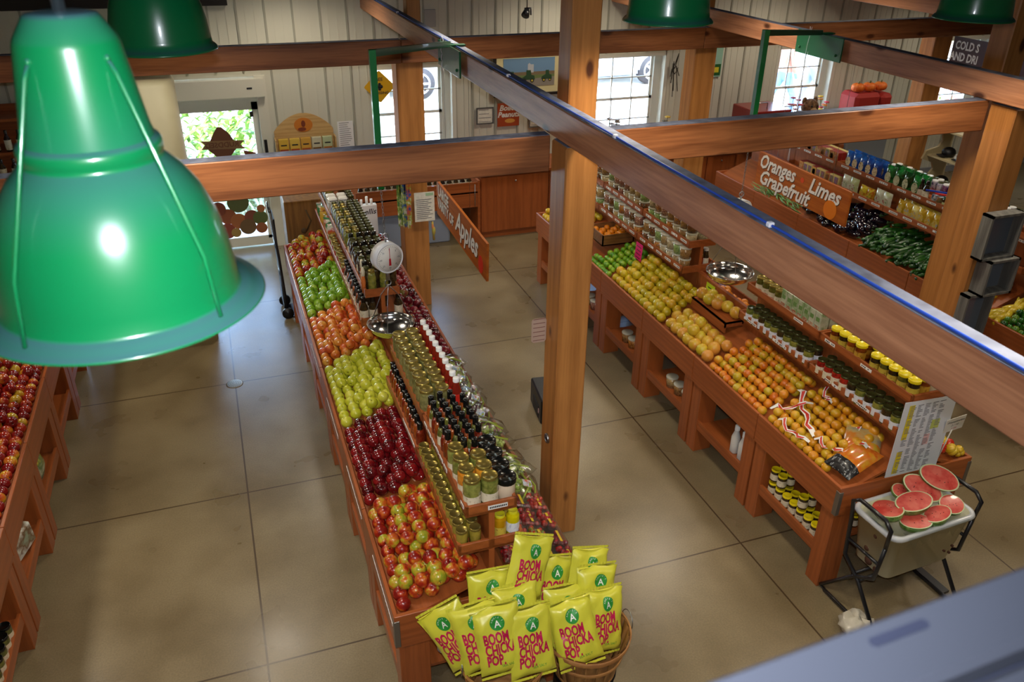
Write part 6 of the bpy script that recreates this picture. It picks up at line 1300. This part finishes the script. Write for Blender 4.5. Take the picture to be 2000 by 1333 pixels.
# white curved merchandise rack and the shelving behind the right post
o = thing('display_rack', 'cream plastic rack with rounded cut-outs holding caps, left of the right post', 'rack', (8.72, 7.35, 0)); m = MB(); prof = [(0, .75), (0, 1.6), (.30, 1.6), (.34, 1.52), (.18, 1.44), (.15, 1.34), (.20, 1.26), (.38, 1.22), (.42, 1.12), (.24, 1.06), (.2, .98), (.26, .90), (.42, .88), (.44, .78), (.3, .75)]
M_rackc = plain('rack_cream', '#b8a880', .5)
for dy in (0, .56): m.prism([(-a, b) for a, b in prof], .03, 'y', (0, dy, 0))
m.build('side_panel', M_rackc, o)
for z in (.80, 1.16, 1.50): m = MB(); m.box(-.36, 0, 0, .59, z, z+.02); m.build('shelf', M_rackc, o)
m = MB(); m.box(-.4, .1, 0, .59, 0, .75); m.build('rack_base', M_cherryX, o)
for i, z in enumerate((.87, 1.23)):
    for j in range(2): m = MB(); m.sphere(.085, (0, 0, 0), 12, 8, sc=(1, 1, .8)); m.box(-.14, -.05, -.05, .05, -.03, -.02); m.build('cap', M_blackplastic, label='black cap on the %s shelf of the cream rack' % ['lower', 'upper'][i], cat='cap', group='caps on the %s shelf of the cream rack' % ['lower', 'upper'][i], loc=(8.52, 7.50+.24*j, z))
def gondola(x, y, l_, label, n_sh=3):
    o = thing('shelf_unit', label, 'shelf', (x, y, 0)); m = MB(); m.box(-.3, .3, 0, l_, 0, .12); m.box(-.012, .012, 0, l_, .12, 1.08); m.box(-.3, .3, 0, .02, .0, 1.0); m.build('shelf_frame', M_cherry, o)
    for k_ in range(n_sh): m = MB(); w_ = .3-.06*k_; m.box(-w_, w_, 0, l_, .38+.34*k_, .40+.34*k_); m.build('shelf_board', M_cherry, o)
gondola(7.75, 5.2, 2.6, 'wooden shelf unit of small goods behind the vegetable display')
SM = [jar('sm%d' % i, .035, .10, speckle('sm_%d' % i, c, 30, .3, .4, .2), l, .012, .033, None, name='jar') for i, (c, l) in enumerate(((['#2a2a5a', '#b8b8c0', '#7a3a6a'], M_whitelid), (['#8a6a1c', '#b89a4a', '#5a3a1a'], M_goldlid), (['#c8c8d0', '#6a4a8a', '#3a5a8a'], M_darklid)))]
for k_ in range(3):
    for r_ in range(2): row([SM[k_], SM[(k_+1) % 3]], 7.75-.24+.06*k_+.08*r_, 5.25, 7.7, .401+.34*k_, 'small colourful jar on the %s board of the shelf unit behind the vegetables, %s row' % (['lowest', 'middle', 'top'][k_], ['front', 'second'][r_]), 'jar', 'small jars %s board %s row' % (['lowest', 'middle', 'top'][k_], ['front', 'second'][r_]), .082)
o = thing('black_case', 'black box with a green print on the counter behind the green foil bags', 'box', (7.6, 7.9, .0)); m = MB(); m.box(-.22, .22, -.16, .16, .95, 1.13, bev=.015); m.box(-.15, .15, -.1, .1, 0, .95); m.build('case_body', M_blackplastic, o); m = MB(); m.box(-.224, -.22, -.08, .06, 1.0, 1.06); m.box(-.1, .06, -.164, -.16, 1.0, 1.06); m.build('printed_mark', plain('mark_green', '#3a6a1c', .5), o)
# far right bin with peppers and limes
for i in range(2): display(6.02, 2.95+.86*i, 0, ['wooden display unit with green peppers, cut by the right edge', 'wooden display unit with yellow squash at the right edge'][i], True, i == 0, i == 1)
X6 = 6.02
GRP = fruit_mat
FM['gpep'] = speckle('green_pepper_skin', ['#14400f', '#2a6a18', '#6a8a24'], 12, .25, .5, .15)
fill(X6, 0, 3.9, 4.55, 'gpep', 'green_pepper', .06, 'small green pepper in the bin at the right edge', 'pepper', 'green peppers at the right edge', apple=False, second=.4, sc=.15)
for i in range(14): spawn(SQ, (X6+.07+.06*(i % 6), 4.57+.05*(i//6), slope_z(.07+.06*(i % 6))+.03), (0, -.3, jit(.5)), 'yellow squash at the far end of the bin at the right edge', 'squash', 'yellow squash at the right edge')
row([CAN, SPJ], X6+.378, 3.85, 4.62, ZL, 'jar on the lower tray at the right edge of the picture', 'jar', 'jars at the right edge, lower tray', .07); row([wb, syr], X6+.43, 3.85, 4.62, ZU, 'bottle on the upper tray at the right edge of the picture', 'bottle', 'bottles at the right edge', .07)
# ================================================================ small things on the floor
o = thing('floor_drain', 'round metal floor drain in the joint of the floor, left aisle', 'drain', (-.185, 6.95, 0)); m = MB(); m.lathe([(.075, 0), (.075, .003), (.066, .004), (.0005, .004)], 32, cap0=False, cap1=False); m.build('drain_plate', plain('drain_metal', '#8a8276', .4, metal=.8), o)
m = MB()
for r_ in (.018, .036, .054):
    for i in range(int(r_*400)): a = 2*pi*i/int(r_*400); m.lathe([(.0045, .0045), (.0002, .0046)], 6, (cos(a)*r_, sin(a)*r_, 0), cap0=False, cap1=False)
m.build('drain_holes', M_ink, o)
o = thing('black_box', 'black box on the floor left of the near post', 'box', (2.40, 5.60, 0), radians(-8)); m = MB(); m.box(-.14, .14, -.18, .22, 0, .24, bev=.012); m.build('case_body', M_blackplastic, o); m = MB(); m.box(-.145, -.139, -.1, .1, .02, .14); m.build('side_label', M_ink, o); m = MB(); m.box(-.146, -.142, -.12, -.10, .08, .12); m.build('small_sticker', plain('sticker_pink', '#c8a8a8', .6), o)
m = MB(); random.seed(3); m.sphere(.11, (0, 0, .05), 16, 10, sc=(1, 1, .55)); m.v = [(a*(1+jit(.2)), b*(1+jit(.2)), max(.003, c*(1+jit(.25)))) for a, b, c in m.v]; m.build('plastic_bag', plain('bag_offwhite', '#c9c2b0', .4, coat=.2), label='crumpled white plastic bag on the floor by the cooler stand', cat='bag', loc=(3.27, 2.72, 0))
m = MB(); m.sphere(.07, (0, 0, .03), 14, 8, sc=(1.3, .8, .5)); m.v = [(a*(1+jit(.2)), b*(1+jit(.2)), max(.003, c*(1+jit(.25)))) for a, b, c in m.v]; m.build('plastic_bag', plain('bag_offwhite2', '#c9c2b8', .4), label='second small plastic bag right under the cooler stand', cat='bag', loc=(3.47, 2.62, 0))
# hand truck and painted crate at the far end of the apple display
o = thing('hand_truck', 'black hand truck standing left of the far apples', 'hand truck', (.43, 8.32, 0)); m = MB()
for dy in (-.16, .16): m.tube([(0, dy, .02), (-.02, dy, .7), (-.05, dy, 1.18)], .014, 8)
m.tube([(-.05, -.16, 1.18), (-.06, 0, 1.22), (-.05, .16, 1.18)], .014, 8)
for z in (.2, .5, .8): m.tube([(-.01-z*.03, -.16, z), (-.01-z*.03, .16, z)], .01, 6)
m.build('tube_frame', M_black, o); m = MB(); m.box(0, .2, -.16, .16, .0, .012); m.build('toe_plate', M_black, o)
m = MB(); m.box(-.03, -.015, -.15, .15, .1, 1.1); m.build('back_plate', M_blackplastic, o)
for dy in (-.17, .17): m = MB(); m.tube([(.0, dy-.015, .06), (.0, dy+.015, .06)], .06, 20); m.build('wheel', M_blackplastic, o)
o = thing('wooden_crate', 'brown wooden crate with a painted red chili at the far end of the apple display', 'crate', (.86, 8.44, 0)); m = MB(); m.box(-.33, .33, -.14, .30, 0, 1.22, bev=.005); m.build('crate_body', wood('crate_wood', '#8a6230', '#6a4620', 'Z', scale=1.5), o)
m = MB(); m.tube([(.10, -.145, 1.10), (.115, -.145, 1.0), (.10, -.145, .92), (.06, -.145, .86)], [.012, .022, .018, .004], 8); m.build('chili_picture', plain('chili_red', '#9a2a1c', .6), o); m = MB(); m.tube([(-.12, -.143, 1.12), (-.08, -.143, 1.0), (-.13, -.143, .9)], .008, 6); m.sphere(.03, (-.16, -.142, .9), 8, 6, sc=(1, .2, 1)); m.build('vine_picture', plain('vine_brown', '#4f3a1c', .7), o)
# white bottle display with script name
o = thing('bottle_carrier', 'white cardboard display with bottles and black script, behind the far apples', 'display', (1.42, 8.62, 0)); m = MB(); m.box(-.1, .1, -.04, .04, .55, 1.0); m.box(-.08, .08, -.03, .03, 0, .55); m.build('carton', M_whitegloss, o)
m = MB(); yface(m, 0, -.042, .93, 'nellis', .085, shear=.3, offset=.001); m.build('script', M_ink, o); m = MB(); m.prism(circ(.05, 20, -.03, .76), .002, 'y', (0, -.043, 0)); m.build('round_picture', plain('roundpic', '#4a4a48', .6), o)
for i, dx in enumerate((-.06, .0, .05)): m = MB(); m.tube([(dx, .0, 1.0), (dx, 0, 1.06+.03*(i == 1))], .014, 10); m.build('bottle_neck', M_whitelid, o)
# cream drum column near the entrance
m = loft([[(a, b, z) for a, b in rrect(.95, .5, .12, 6)] for z in (0, 2.50)]+[[(a, b, 2.54) for a, b in rrect(.90, .45, .11, 6)]]); m.build('cream_cabinet', speckle('cream_panel', ['#c4bc98', '#d2cba8'], 2, .5), label='tall cream cabinet with rounded edges behind the large lamp', cat='cabinet', loc=(-.765, 8.05, 0))
# wall shelves with bottles left of the entrance
o = thing('bottle_shelf', 'wooden wall shelves with rows of bottles at the left edge', 'shelf', (-2.45, 9.95, 0)); m = MB(); m.box(-.95, .95, .28, .30, .6, 1.95)
for z in (.9, 1.2, 1.5, 1.85): m.box(-.95, .95, -.12, .3, z, z+.03)
m.build('shelf_body', M_cherryX, o)
for z, k_ in ((.93, 'lowest'), (1.23, 'second'), (1.53, 'third')):
    for i in range(12): spawn(wb if i % 2 else wb2, (-3.0+.115*i, 9.90, z), (0, 0, 0), 'dark bottle on the %s board of the wall shelves at the left edge' % k_, 'bottle', 'bottles on the %s board at the left edge' % k_)
# grey metal rail in front of the camera place
o = thing('metal_rail', 'blurred grey metal ledge close to the camera in the lower right corner', 'rail', (0, 0, 3.55), radians(2.7))
M_rail = plain('rail_grey', '#33363f', .5)
m = MB(); m.box(-.5, 1.6, .236, .293, -.025, 0, bev=.005); m.build('front_ledge', M_rail, o)
m = MB(); m.box(-.5, 1.6, .02, .229, -.05, -.004, bev=.006); m.build('rear_ledge', M_rail, o)
m = MB(); m.box(-.5, 1.6, .226, .238, -.06, -.022); m.build('groove', plain('groove_dark', '#1c2030', .6), o)
for x in (.105, .257, .409, .561, .713): m = MB(); m.prism(rrect(.052, .008, .0039, 4, x, .275), .001, 'z', (0, 0, .0002)); m.build('slot', plain('slot_dark', '#1c2030', .6), o)
